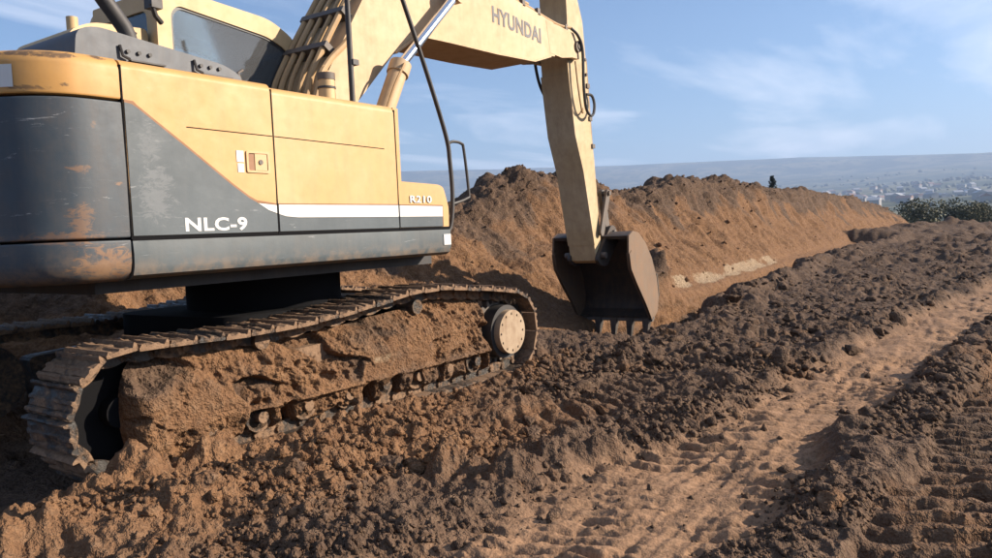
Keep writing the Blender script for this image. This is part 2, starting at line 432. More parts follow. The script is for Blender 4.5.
# ------------------------------------------------------------------ terrain
def Yt(x):                                   # centre line of the trench
    return -0.10 + 0.065 * (np.minimum(x, 26) - 8)
def yP(x):                                   # centre line of the rolled lane
    return -3.86 - 0.055 * x - 0.0038 * np.maximum(x, 0) ** 2
def far_height(x, y, r, az):
    el = np.radians(np.interp(np.degrees(az), [-60, -20, 1.7, 12.7, 26.4, 38, 60, 120], [2.6, 3.0, 3.5, 4.15, 4.4, 4.66, 4.8, 4.2]))
    ridge = 6200 * np.tan(el)
    f = np.interp(r, [0, 85, 140, 300, 700, 1100, 1600, 2600, 4000, 5000, 5700, 6200, 7000, 9000], [0, 0, -3.5, -14, -16, 2, 24, 66, 150, 235, 330, 0, 0, -50])
    k = sst(5300, 6200, r) * (1 - sst(6300, 8500, r))
    f = f * (1 - k) + ridge * k
    amp = sst(120, 1500, r) * (1 - 0.75 * sst(5000, 6000, r))
    f = f + amp * (10 * fbm(x / 900, y / 900, 4, 91) + 16 * np.maximum(0, fbm(x / 1500 + 3.1, y / 1500, 2, 95)))
    return f
def ground_fields(x, y, r, az, fine=True):
    xw = x + 0.10 * pnoise(x * 1.3, y * 1.3, 51) + 0.030 * fbm(x * 7, y * 7, 2, 53); yw = y + 0.10 * pnoise(x * 1.3 + 40, y * 1.3, 52) + 0.030 * fbm(x * 7, y * 7 + 31, 2, 54)
    base = 0.05 * fbm(x * 0.33, y * 0.33, 3, 1) + 0.03 * fbm(x * 1.2, y * 1.2, 3, 5)
    # lanes
    d = yw - yP(xw)
    hw = 0.44 + 0.10 * pnoise(x * 0.7, y * 0 + 3.3, 8) + np.where(d > 0, 0.28, 0.04) * sst(1.2, -1.6, x)
    pm = 1 - sst(hw - 0.10, hw + 0.10, np.abs(d))
    d2 = d + 1.22
    l2 = (1 - sst(0.30, 0.40, np.abs(d2))) * sst(-3.5, -2.0, x) * (1 - sst(9, 12, x))
    d3 = yw - (-2.45 + 0.02 * x)
    l3 = (1 - sst(0.20, 0.34, np.abs(d3))) * sst(-0.6, 0.2, x) * (1 - sst(3.4, 4.6, x)) * 0.7
    compact = np.clip(pm + 0.75 * l2 + 0.6 * l3, 0, 1)
    rough = (1 - 0.95 * pm) * (1 - 0.75 * l2) * (1 - 0.45 * np.exp(-((d + hw + 0.25) / 0.35) ** 2) * sst(6, 2, x)) * (1 - 0.5 * l3)
    # clumps of rougher and smoother ground
    patch = 0.45 + 0.95 * sst(-0.35, 0.5, fbm(x * 0.55, y * 0.55, 3, 12))
    h = base.copy()
    farf = 1 - sst(14, 60, r)
    big = lumps(xw, yw, 0.55, 21, 0.42, 0.22, 0.48)
    med = lumps(xw * 1.03, yw, 0.24, 31, 0.62, 0.25, 0.58)
    sml = lumps(xw, yw * 1.04, 0.11, 41, 0.75, 0.3, 0.6)
    h = h + rough * patch * (0.40 * big + 0.34 * med * (0.5 + 0.5 * farf) + 0.42 * sml * farf)
    h = h + rough * patch * 0.030 * ridged(xw * 2.4, yw * 2.4, 3, 61)
    h = h + rough * sst(12, 30, r) * (0.40 * lumps(xw, yw, 1.5, 43, 0.5, 0.2, 0.5) + 0.10 * ridged(x * 0.5, y * 0.9, 3, 44))
    if fine:
        tin = lumps(xw, yw, 0.05, 71, 0.8, 0.3, 0.62)
        nearf = 1 - sst(7, 16, r)
        h = h + rough * 0.62 * tin * nearf + (0.004 + 0.016 * rough) * fbm(x * 14, y * 14, 4, 77, 0.6) * farf + rough * 0.018 * ridged(xw * 7, yw * 7, 2, 78) * farf
    # rolled lane with transverse tread marks, berms beside it
    gro = np.sin((xw + 0.25 * d) * 2 * np.pi / 0.17 + 2.0 * pnoise(x * 0.8, y * 0.8, 81))
    lane = base * 0.5 - 0.045 + (0.012 * gro + 0.022 * ridged(xw * 6.5 + 0.8 * d, d * 0.9, 3, 84)) * (0.35 + 0.65 * sst(-0.4, 0.3, pnoise(x * 0.8, y * 2.6, 83))) + 0.008 * fbm(x * 1.5, y * 3.0, 3, 85) \
        + 0.010 * ridged(x * 1.2 + y * 0.6, y * 9, 2, 86) + 0.10 * lumps(xw, yw, 0.3, 88, 0.06, 0.10, 0.2)
    tg = np.abs((((xw + 0.3 * d) / 0.155 + 0.35 * pnoise(x * 1.1, y * 1.1, 82)) % 1.0) - 0.5) * 2
    lane = lane - 0.034 * sst(0.50, 0.80, tg) * sst(-0.25, 0.25, fbm(x * 1.1, y * 1.6, 2, 90) + 0.10)
    h = h * (1 - pm) + lane * pm
    berm = np.exp(-((np.abs(d) - hw - 0.20) / 0.14) ** 2) * (0.55 + 0.7 * pnoise(x * 1.3, y * 0.7, 14))
    h = h + np.where(d < 0, 0.055, 0.06) * np.clip(berm, 0, 1.3) * (1 - pm)
    gp = (xw * 1.0 + 0.35 * d2) / 0.20
    g2 = np.abs(((gp + 0.10 * pnoise(x * 1.2, y * 1.2, 87)) % 1.0) - 0.5) * 2
    h = h - l2 * (0.04 + 0.105 * sst(0.30, 0.70, g2) * (0.5 + 0.7 * sst(-0.3, 0.3, fbm(x * 1.4, y * 1.4, 2, 89))))
    g3 = np.abs(((xw - 0.5 * d3) / 0.20) % 1.0 - 0.5) * 2
    h = h - l3 * (0.02 + 0.06 * sst(0.35, 0.75, g3))
    h = h + 0.07 * np.exp(-((d2 + 0.55) / 0.2) ** 2) * (1 - pm)
    # heaps of loose earth in front of the machine
    def mound(cx, cy, rx, ry, hh):
        return hh * np.exp(-(((x - cx) / rx) ** 2 + ((y - cy) / ry) ** 2))
    mo = mound(-2.25, -1.95, 0.60, 0.42, 0.15) + mound(-1.45, -2.05, 0.50, 0.36, 0.13) + mound(-2.75, -1.65, 0.35, 0.30, 0.12) \
        + mound(-1.75, -2.6, 0.5, 0.3, 0.06) + mound(-0.4, -1.75, 0.9, 0.22, 0.06) + mound(0.6, -2.0, 0.5, 0.35, 0.05)
    h = h + mo * (1 + 0.5 * fbm(x * 2.5, y * 2.5, 2, 97))
    # keep the ground under the tracks low
    foot = (1 - sst(1.25, 1.33, np.abs(y + 0.04 * x))) * (1 - sst(2.4, 2.8, np.abs(x)))
    h = h * (1 - 0.85 * foot) - 0.02 * foot
    h = h + (0.075 + 0.04 * pnoise(x * 1.7, y * 0.3, 20)) * np.exp(-((y + 0.04 * x + 1.42) / 0.13) ** 2) * (1 - sst(2.3, 2.9, np.abs(x)))
    # near lip of the trench and the trench itself (its far wall belongs to the heap)
    yt = Yt(x); tx = sst(4.3, 5.0, x + 0.3 * pnoise(x, y, 15)) * (1 - sst(37, 40, x))
    e = yw - (yt - 0.85 - 0.22 * sst(9, 6, x) + 0.22 * fbm(x * 0.9, x * 0 + 1.7, 3, 16))
    h = h + 0.20 * np.exp(-((e + 0.35) / 0.30) ** 2) * tx * (0.25 + 0.75 * sst(6.5, 9.5, x)) * (0.8 + 0.6 * fbm(x * 1.1, y * 1.1, 2, 18))
    tm = sst(-0.04, 0.14, e) * tx
    h = h * (1 - tm) - 1.25 * tm
    un = sst(0.2, 0.9, yw - yt) * tx * (1 - sst(3.5, 5.5, y - yt))
    h = np.where(un > tm, h * (1 - un) - 1.25 * un, h)
    h = np.where((y - yt > 3.6), base * sst(3.6, 6, y - yt) - 0.35 * (1 - sst(5, 6.6, y - yt)) * sst(-6, 5, x), h)
    # dark bank across the end of the trench, rise and hollows on the far ground
    h = h + 0.55 * np.exp(-(((x - 41) / 3.0) ** 2 + ((y - 1.2) / 2.0) ** 2)) + 0.35 * np.exp(-(((x - 56) / 5) ** 2 + ((y - 2.0) / 3.0) ** 2))
    h = h + 0.40 * np.exp(-(((x - 33) / 1.2) ** 2)) * sst(-0.5, -2, y) * sst(-9, -6, y) * 0.5
    h = h - 0.30 * np.exp(-(((x - 36.5) / 2.0) ** 2)) * sst(0.6, -1, y) * sst(-12, -8, y)
    h = h + 0.45 * sst(25, 75, r) * fbm(x * 0.11, y * 0.11, 3, 19) + 0.25 * np.exp(-(((x - 62) / 2.5) ** 2)) * sst(4, 0, y)
    h = h * (1 - sst(95, 180, r)) + far_height(x, y, r, az)
    # colours of the earth itself: 0 orange clay, 1 grey-brown topsoil
    soil = 0.78 + 0.25 * fbm(x * 0.5, y * 0.5, 2, 23)
    nearm = np.exp(-(((x + 1.3) / 1.8) ** 2 + ((y + 1.75) / 0.75) ** 2))
    soil = soil - 0.75 * nearm - 0.15 * l2 - 0.3 * l3 - 0.5 * np.exp(-((y + 1.3) / 0.25) ** 2) * (np.abs(x) < 3.0)
    soil = soil - 0.6 * sst(0.0, 0.3, e) * tx - 0.55 * sst(0.6, 1.6, y) * sst(8, 2, x)
    soil = soil + 0.15 * sst(4, 20, r)
    path = pm * (1 - 0.2 * sst(0.5, 1, np.abs(d) / hw)) * (1 - sst(50, 80, r))
    return h, np.clip(soil, 0, 1), np.clip(path, 0, 1)

PC = (CAM.x - 1.0 * math.cos(YAW), CAM.y - 1.0 * math.sin(YAW))
half = math.radians(52)
th = np.concatenate([np.linspace(YAW - half, YAW + half, 860), np.linspace(YAW + half, YAW - half + 2 * math.pi, 60)[1:-1]])
rr_ = [0.9]
while rr_[-1] < 90: rr_.append(rr_[-1] * (1.02 if rr_[-1] < 2.6 else (1.0042 if rr_[-1] < 8 else 1.0078)))
while rr_[-1] < 7300: rr_.append(rr_[-1] * 1.03)
rr_ = np.array(rr_)
RR, TT = np.meshgrid(rr_, th, indexing='ij')
GX = PC[0] + RR * np.cos(TT); GY = PC[1] + RR * np.sin(TT)
fl = lambda a: a.ravel()
AZ = np.arctan2(GY - CAM.y, GX - CAM.x)
gh, gs, gp_ = ground_fields(fl(GX), fl(GY), fl(RR), fl(AZ))
nr, nc = RR.shape
V = np.stack([fl(GX), fl(GY), gh], -1)
Q = grid_quads(nr, nc, True)
# close the small hole under the photographer with a fan of quads onto a centre ring
c0 = len(V)
V = np.vstack([V, np.stack([np.full(nc, PC[0]) + 0.02 * np.cos(th), np.full(nc, PC[1]) + 0.02 * np.sin(th), np.full(nc, gh[:nc].mean())], -1)])
j = np.arange(nc); Q = np.vstack([Q, np.stack([c0 + j, c0 + (j + 1) % nc, (j + 1) % nc, j], -1)])
gs = np.concatenate([gs, np.full(nc, 0.7)]); gp_ = np.concatenate([gp_, np.zeros(nc)])
gfar = np.concatenate([fl(sst(80, 110, RR)), np.zeros(nc)])
gme = np_mesh('ground', V, Q, False, {'soil': gs, 'path': gp_, 'pale': np.zeros(len(V)), 'far': gfar})
# near earth and, beyond the site, fields and woods of the valley
def ground_material():
    m = M_SOIL.copy(); m.name = 'ground_earth'; nt = m.node_tree; q = NB(nt); b = nt.nodes['Principled BSDF']
    c = b.inputs['Base Color'].links[0].from_socket
    P = q.coord('Object')
    f1 = q.noise(0.0035, 5, 0.6, P); f2 = q.noise(0.016, 5, 0.65, P)
    land = q.mix(q.ramp(f1, 0.42, 0.58), (0.035, 0.050, 0.028), (0.14, 0.135, 0.075))
    land = q.mix(q.ramp(f2, 0.50, 0.60), land, (0.028, 0.040, 0.024))
    q.put(q.mix(q.attr('far'), c, land), b.inputs['Base Color'])
    return m
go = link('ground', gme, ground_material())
tag(go, 'churned brown earth of the site with a rolled lane and tread marks', kind='structure')

# ---- spoil heap beside the trench, with the trench's far wall as its foot
cx_ = np.array([-16, -8, -3, 0, 2.5, 5.6, 6.7, 7.5, 8.3, 9.1, 10.2, 11.2, 13.2, 14.6, 16.1, 17.4, 19.8, 23.4, 26.9, 30.4, 35.7, 42.4, 51.5, 64.4, 71.7, 78])
cz_ = np.array([0.75, 0.85, 0.92, 1.0, 1.25, 1.65, 1.82, 2.08, 2.32, 2.47, 2.53, 2.48, 2.36, 2.22, 2.40, 2.58, 2.66, 2.93, 2.98, 2.68, 2.78, 2.70, 2.5, 1.9, 1.3, 0.0])
xs = [-16.0]
while xs[-1] < 78:
    X_ = xs[-1]; dd = math.hypot(X_ - CAM.x, 3 - CAM.y)
    xs.append(X_ + max(0.022, 0.0038 * dd if X_ > 0 else 0.05))
xs = np.array(xs)
A = np.array([(-1.2, -1.15), (0.42, -1.05), (0.60, -0.12), (0.86, 0.02), (1.25, 0.16), (2.15, 0.52), (2.95, 0.95), (3.25, 1.0), (3.75, 0.95), (5.2, 0.38), (7.2, -0.2)])   # z above index 3 is a share of the crest height
B = np.array([(0.25, -0.25), (0.55, -0.08), (0.85, 0.02), (1.05, 0.06), (1.45, 0.20), (2.25, 0.56), (2.95, 0.95), (3.25, 1.0), (3.75, 0.97), (5.2, 0.55), (7.2, -0.2)])
NU = 260
def heap_profile(x):
    hc = np.interp(x, cx_, cz_); w = sst(4.4, 5.5, x) * (1 - sst(36, 40, x))
    back = 0.45 * sst(2.6, 0.2, x)
    pa = A.copy(); pb = B.copy()
    for p in (pa, pb): p[3:, 1] = np.where(p[3:, 1] > -0.1, p[3:, 1] * hc, p[3:, 1])
    pa[3, 1] = 0.02; pb[3, 1] = 0.05
    p = pa * w + pb * (1 - w); p[:, 0] += back + Yt(x)
    sg = np.concatenate([[0], np.cumsum(np.hypot(*np.diff(p, axis=0).T))])
    # sample: dense on the face that is looked at, sparse at the back
    u = np.concatenate([np.linspace(0, sg[1] * 0.7, 12, endpoint=False), np.linspace(sg[1] * 0.7, sg[8], NU - 52, endpoint=False), np.linspace(sg[8], sg[-1], 40)])
    return np.interp(u, sg, p[:, 0]), np.interp(u, sg, p[:, 1]), u, sg
HY = np.zeros((len(xs), NU)); HZ = HY.copy(); HS = HY.copy(); HT = HY.copy()
for i, x in enumerate(xs):
    y_, z_, u, sg = heap_profile(x)
    HY[i], HZ[i], HS[i] = y_, z_, u - sg[3]
    HT[i] = (u - sg[3]) / (sg[7] - sg[3])            # 0 at the ledge, 1 at the crest
# soften the kinks of the profile
for _ in range(5):
    for a_ in (HY, HZ): a_[:, 2:-2] = (a_[:, 1:-3] + 2 * a_[:, 2:-2] + a_[:, 3:-1]) / 4
HX = np.repeat(xs[:, None], NU, 1)
dy = np.gradient(HY, axis=1); dz = np.gradient(HZ, axis=1); ln = np.hypot(dy, dz) + 1e-9
NY, NZ = -dz / ln, dy / ln
x_, s_ = HX, HS
face = sst(-0.05, 0.15, HT) * (1 - sst(0.9, 1.1, HT))
crest = sst(0.62, 0.95, HT + 0.18 * pnoise(x_ * 0.8, s_ * 0.8, 33)) * (1 - sst(1.9, 2.4, HT))
wall = 1 - sst(-0.25, 0.0, HT)
far_h = 1 - 0.5 * sst(15, 45, x_)
disp = 0.20 * fbm(x_ * 0.45, s_ * 0.5, 3, 101) * sst(0.05, 0.35, HT)
disp += face * far_h ** 0.5 * (0.11 * fbm(x_ * 1.3 + 0.25 * s_, s_ * 0.30, 3, 105) + 0.05 * ridged(x_ * 3.1 + 0.4 * s_, s_ * 0.55, 2, 106) + 0.045 * fbm(x_ * 5, s_ * 1.2, 2, 107))
disp += (0.25 * face + 0.95 * crest) * (0.50 * lumps(x_, s_, 0.60, 111, 0.6, 0.3, 0.6)) + (0.45 * face + 1.0 * crest) * (0.55 * lumps(x_, s_, 0.27, 115, 0.6, 0.3, 0.6))
xq, sq = x_ + 0.04 * fbm(x_ * 5, s_ * 5, 2, 117), s_ + 0.04 * fbm(x_ * 5, s_ * 5 + 9, 2, 118)
disp += (0.75 * face + 0.9 * crest) * 0.6 * lumps(xq, sq, 0.12, 119, 0.7, 0.3, 0.6)
disp += 0.7 * (face + crest) * lumps(xq, sq, 0.055, 121, 0.75, 0.3, 0.6) * (1 - sst(14, 24, x_)) + 0.020 * fbm(x_ * 9, s_ * 9, 3, 123)
disp += wall * (0.08 * ridged(x_ * 0.9, s_ * 2.4, 3, 125) + 0.25 * lumps(x_, s_, 0.5, 126, 0.5, 0.25, 0.55) + 0.05 * ridged(x_ * 4.0, s_ * 0.6, 2, 127) + 0.02 * fbm(x_ * 6, s_ * 6, 3, 129))
# a slumped dark block beside the bucket
blk = np.exp(-(((x_ - 10.2 - 0.3 * s_) / 1.1) ** 2 + ((s_ - 0.35) / 0.55) ** 2))
disp += blk * (0.30 + 0.30 * ridged(x_ * 1.4, s_ * 0.9, 2, 131) + 0.5 * lumps(x_, s_, 0.45, 133, 0.7, 0.3, 0.6))
HYd = HY + NY * disp; HZd = HZ + NZ * disp
soil_h = 0.95 * sst(0.55, 0.95, HT + 0.30 * fbm(x_ * 0.7, s_ * 0.5, 3, 141) + 0.10 * sst(14, 24, x_)) + 0.75 * blk + 0.10 \
    + wall * (0.22 + 0.45 * fbm(x_ * 0.35, s_ * 3.5, 3, 145)) + 0.35 * sst(6.5, 3.0, x_) * sst(0.5, 0.15, HT) + 0.3 * np.maximum(0, fbm(x_ * 1.3 + 0.25 * s_, s_ * 0.3, 2, 105))
pale = sst(-0.10, -0.02, HT) * (1 - sst(0.03, 0.10, HT)) * sst(10.5, 12, x_) * (1 - sst(20, 26, x_)) * (0.75 + 0.6 * fbm(x_ * 0.8, s_ * 2, 2, 143))
hme = np_mesh('spoil_heap', np.stack([HX.ravel(), HYd.ravel(), HZd.ravel()], -1), grid_quads(len(xs), NU), True,
              {'soil': np.clip(soil_h, 0, 1), 'path': np.zeros(HX.size), 'pale': np.clip(pale, 0, 1)})
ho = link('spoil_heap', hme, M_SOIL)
tag(ho, 'long ridge of dug-out orange earth with dark topsoil crest beside trench', kind='structure')

# ------------------------------------------------------------------ the excavator
EX = empty('excavator', (0, 0, 0))
tag(EX, 'yellow and dark grey crawler excavator with muddy tracks digging the trench', 'excavator')
SWING = -0.0405

# ---- crawler tracks
def track_path():
    """closed centre line of the chain in (x, z), clockwise from the rear bottom"""
    rw, zc = 0.375, 0.435
    pts = []
    for t in np.linspace(-1.82, 1.82, 40): pts.append((t, zc - rw))
    for a in np.linspace(-90, 90, 24)[1:]: pts.append((1.82 + rw * math.cos(math.radians(a)), zc + rw * math.sin(math.radians(a))))
    top = [(1.6, 0.845), (1.1, 0.90), (0.75, 0.925), (0.45, 0.915), (-0.1, 0.845), (-0.6, 0.80), (-1.1, 0.79), (-1.55, 0.805)]
    for i in range(len(top) - 1):
        for t in np.linspace(0, 1, 6)[:-1]: pts.append((top[i][0] * (1 - t) + top[i + 1][0] * t, top[i][1] * (1 - t) + top[i + 1][1] * t))
    for a in np.linspace(90, 270, 26)[:-1]: pts.append((-1.82 + rw * math.cos(math.radians(a)), zc + rw * math.sin(math.radians(a))))
    P = np.array(pts)
    for _ in range(2): P = (np.roll(P, 1, 0) + 2 * P + np.roll(P, -1, 0)) / 4
    return P
TP = track_path()
_d = np.hypot(*(np.roll(TP, -1, 0) - TP).T); _cum = np.concatenate([[0], np.cumsum(_d)])
NSH = 52; PITCHS = _cum[-1] / NSH
_TPc = np.vstack([TP, TP[:1]])
def on_track(s):
    s = s % _cum[-1]; return np.array([np.interp(s, _cum, _TPc[:, 0]), np.interp(s, _cum, _TPc[:, 1])])
# shoe: triple-grouser plate; local x along travel, y across, -z outwards... built with outward = +z
def shoe_mesh(seed):
    rnd = random.Random(seed); r_ = np.random.default_rng(seed)
    L = PITCHS * 0.5; w = 0.25
    top = [(-L + 0.004, 0.004), (-L + 0.005, 0.030), (-L + 0.012, 0.040), (-L + 0.022, 0.036), (-L + 0.034, 0.008), (-0.045, 0.006), (-0.016, 0.010), (-0.008, 0.024), (0.008, 0.024), (0.016, 0.010), (0.045, 0.006),
           (L - 0.044, 0.008), (L - 0.032, 0.026), (L - 0.016, 0.026), (L - 0.008, 0.008), (L - 0.004, 0.002)]
    bot = [(L - 0.004, -0.012), (-L + 0.02, -0.012), (-L + 0.004, -0.010)]
    ny = 13; bm = bmesh.new(); rings = []
    for j in range(ny):
        y = -w + 2 * w * j / (ny - 1) + rnd.uniform(-0.004, 0.004); ring = []
        f = 0.5 + 0.5 * math.sin(seed * 1.7 + j * 0.9) * math.cos(seed * 0.6 + j * 0.37)
        for k, (x, z) in enumerate(top):
            mud = max(0.0, f * 0.020 + rnd.uniform(-0.005, 0.007)) if 4 < k < 11 else max(0.0, f * 0.005 + rnd.uniform(-0.004, 0.003))
            e = 0.4 if j in (0, ny - 1) else 1.0
            ring.append(bm.verts.new((x + rnd.uniform(-0.003, 0.003), y, max(z, 0.004 + mud * e + 0.5 * z))))
        for x, z in bot: ring.append(bm.verts.new((x, y, z)))
        rings.append(ring)
    n = len(rings[0])
    for a_, b_ in zip(rings, rings[1:]):
        for k in range(n): bm.faces.new((a_[k], a_[(k + 1) % n], b_[(k + 1) % n], b_[k]))
    bm.faces.new(rings[0]); bm.faces.new(rings[-1][::-1])
    me = bm_mesh(bm, 'track_shoe', 0, ang=0.6); del me['wn']
    return me
def track_steel():
    m, nt, b = new_mat('muddy_shoe_steel'); q = NB(nt); P = q.coord('Object')
    n1 = q.noise(6, 6, 0.7, P); n2 = q.noise(38, 5, 0.7, P)
    oi = q.n.new('ShaderNodeObjectInfo').outputs['Random']
    k = q.math('ADD', q.math('ADD', n1, q.math('MULTIPLY', n2, 0.35)), q.math('MULTIPLY', q.math('SUBTRACT', oi, 0.5), 0.25))
    f = q.ramp(k, 0.50, 0.72)
    c = q.mix(f, (0.060, 0.056, 0.052), q.mix(q.ramp(n2, 0.3, 0.7), (0.15, 0.088, 0.05), (0.24, 0.148, 0.086)))
    q.put(c, b.inputs['Base Color']); q.put(q.math('ADD', 0.38, q.math('MULTIPLY', f, 0.5)), b.inputs['Roughness'])
    q.put(q.math('MULTIPLY', q.math('SUBTRACT', 1.0, f), 0.6), b.inputs['Metallic'])
    q.bump(q.math('ADD', n2, q.math('MULTIPLY', f, 1.2)), 0.8, 0.01, b)
    return m
M_SHOE = track_steel()
SHOES = [shoe_mesh(i) for i in range(7)]
def link_mesh():
    bm = bmesh.new(); L = PITCHS * 0.5
    pr = rpoly([(-L - 0.02, -0.075), (-0.02, -0.095), (0.02, -0.095), (L + 0.005, -0.075), (L + 0.005, -0.012), (-L - 0.02, -0.012)], 0.02, 2)
    for y in (-0.095, 0.065): add_prism(bm, pr, y, y + 0.03, 'y')
    add_tube(bm, [(-L, -0.115, -0.045), (-L, 0.115, -0.045)], 0.022, 8)
    return bm_mesh(bm, 'chain_link', 0, ang=0.5)
LINK = link_mesh()
def disc(bm, c, r, y0, y1, n=28, bev=0.0):
    """solid disc about the Y axis at c=(x,z)"""
    add_prism(bm, [(c[0] + r * math.cos(2 * math.pi * k / n), c[1] + r * math.sin(2 * math.pi * k / n)) for k in range(n)], y0, y1, 'y')
def caked_mud_mesh(seed):
    """mud packed on the outer face of the track frame: closed sheet with lumps and slumped holes"""
    nx, nz = 460, 110
    U = np.linspace(0, 1, nx)[:, None] * np.ones((1, nz)); Tq = np.ones((nx, 1)) * np.linspace(0, 1, nz)[None, :]
    X = -1.84 + 3.39 * U
    edge = np.sqrt(np.clip(1 - np.clip((Tq - 0.5) / 0.5, -1, 1) ** 2, 0, 1))
    X = np.where(U < 0.12, X + 0.16 * (1 - U / 0.12) * (1 - edge), X)
    z0 = 0.115 + 0.02 * pnoise(X * 1.5, X * 0, seed) - 0.035 * sst(-0.85, -1.45, X) + 0.03 * pnoise(X * 5, X * 0, seed + 1)
    for cx, cw in ((-0.98, 0.10), (-0.77, 0.07), (-0.02, 0.07), (0.24, 0.08), (0.50, 0.07), (0.80, 0.05), (1.20, 0.07), (1.42, 0.05)):
        z0 = z0 + 0.155 * np.exp(-((X - cx) / cw) ** 4)
    z1 = np.interp(X, [-1.9, -1.5, -1.0, -0.4, 0.2, 0.9, 1.3, 1.6], [0.77, 0.735, 0.715, 0.72, 0.755, 0.825, 0.80, 0.77]) + 0.02 * pnoise(X * 3, X * 0 + 5, seed + 2)
    Z = z0 + (z1 - z0) * Tq
    bulge = -1.165 - 0.075 * np.sin(np.clip(Tq, 0, 1) * np.pi * 0.85 + 0.35) + 0.10 * sst(0.6, 1.0, Tq)
    Y = bulge - 0.05 * fbm(X * 1.1, Z * 1.6, 3, seed + 3) - 0.030 * ridged(X * 3.5, Z * 3.0, 3, seed + 4) \
        - 0.45 * lumps(X, Z, 0.26, seed + 5, 0.35, 0.25, 0.5) - 0.5 * lumps(X, Z, 0.10, seed + 6, 0.5, 0.3, 0.6) - 0.016 * fbm(X * 16, Z * 16, 4, seed + 7, 0.6) - 0.014 * ridged(X * 9, Z * 7, 2, seed + 8) - 0.5 * lumps(X, Z, 0.045, seed + 12, 0.6, 0.3, 0.6) + 0.05
    # holes where mud has fallen away
    hole = sst(0.18, 0.34, pnoise(X * 2.3 + 0.4, Z * 3.6, seed + 9)) * sst(0.25, 0.45, Tq)
    Y = Y + 0.09 * hole
    Y = np.maximum(Y, -1.222 + 0.008 * pnoise(X * 9, Z * 9, seed + 15))
    lip = np.exp(-((Z - (0.305 + 0.006 * X)) / 0.016) ** 2) * sst(-1.15, -1.0, X) * (0.85 + 0.15 * pnoise(X * 6, Z * 0, seed + 16))      # lower flange of the frame showing as a ledge
    Y = np.where(lip > 0.02, Y * (1 - lip) + (-1.258) * lip, Y)
    Y = np.maximum(Y, -1.262)
    er = np.minimum(np.minimum(U, 1 - U) * 28, np.minimum(Tq * 9, (1 - Tq) * 9)); er = np.clip(er, 0, 1)
    Yb = -1.04
    Y = Yb + (Y - Yb) * np.sqrt(1 - (1 - er) ** 2)
    Vf = np.stack([X, Y, Z], -1).reshape(-1, 3)
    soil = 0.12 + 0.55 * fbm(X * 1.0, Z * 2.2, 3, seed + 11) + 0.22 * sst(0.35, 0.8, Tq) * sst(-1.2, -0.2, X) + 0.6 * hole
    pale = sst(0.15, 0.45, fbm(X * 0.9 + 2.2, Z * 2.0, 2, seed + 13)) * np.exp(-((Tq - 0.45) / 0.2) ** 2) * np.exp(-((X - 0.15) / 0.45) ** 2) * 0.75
    return np_mesh('caked_mud', Vf, grid_quads(nx, nz)[:, ::-1], True, {'soil': np.clip(soil, 0, 1).ravel(), 'path': np.zeros(nx * nz), 'pale': pale.ravel()})
def gear_pts(c, r0, r1, n):
    p = []
    for k in range(n):
        a = 2 * math.pi * k / n
        for f, r in ((0.0, r0), (0.22, r0), (0.36, r1), (0.62, r1), (0.78, r0)):
            b = a + f * 2 * math.pi / n; p.append((c[0] + r * math.cos(b), c[1] + r * math.sin(b)))
    return p
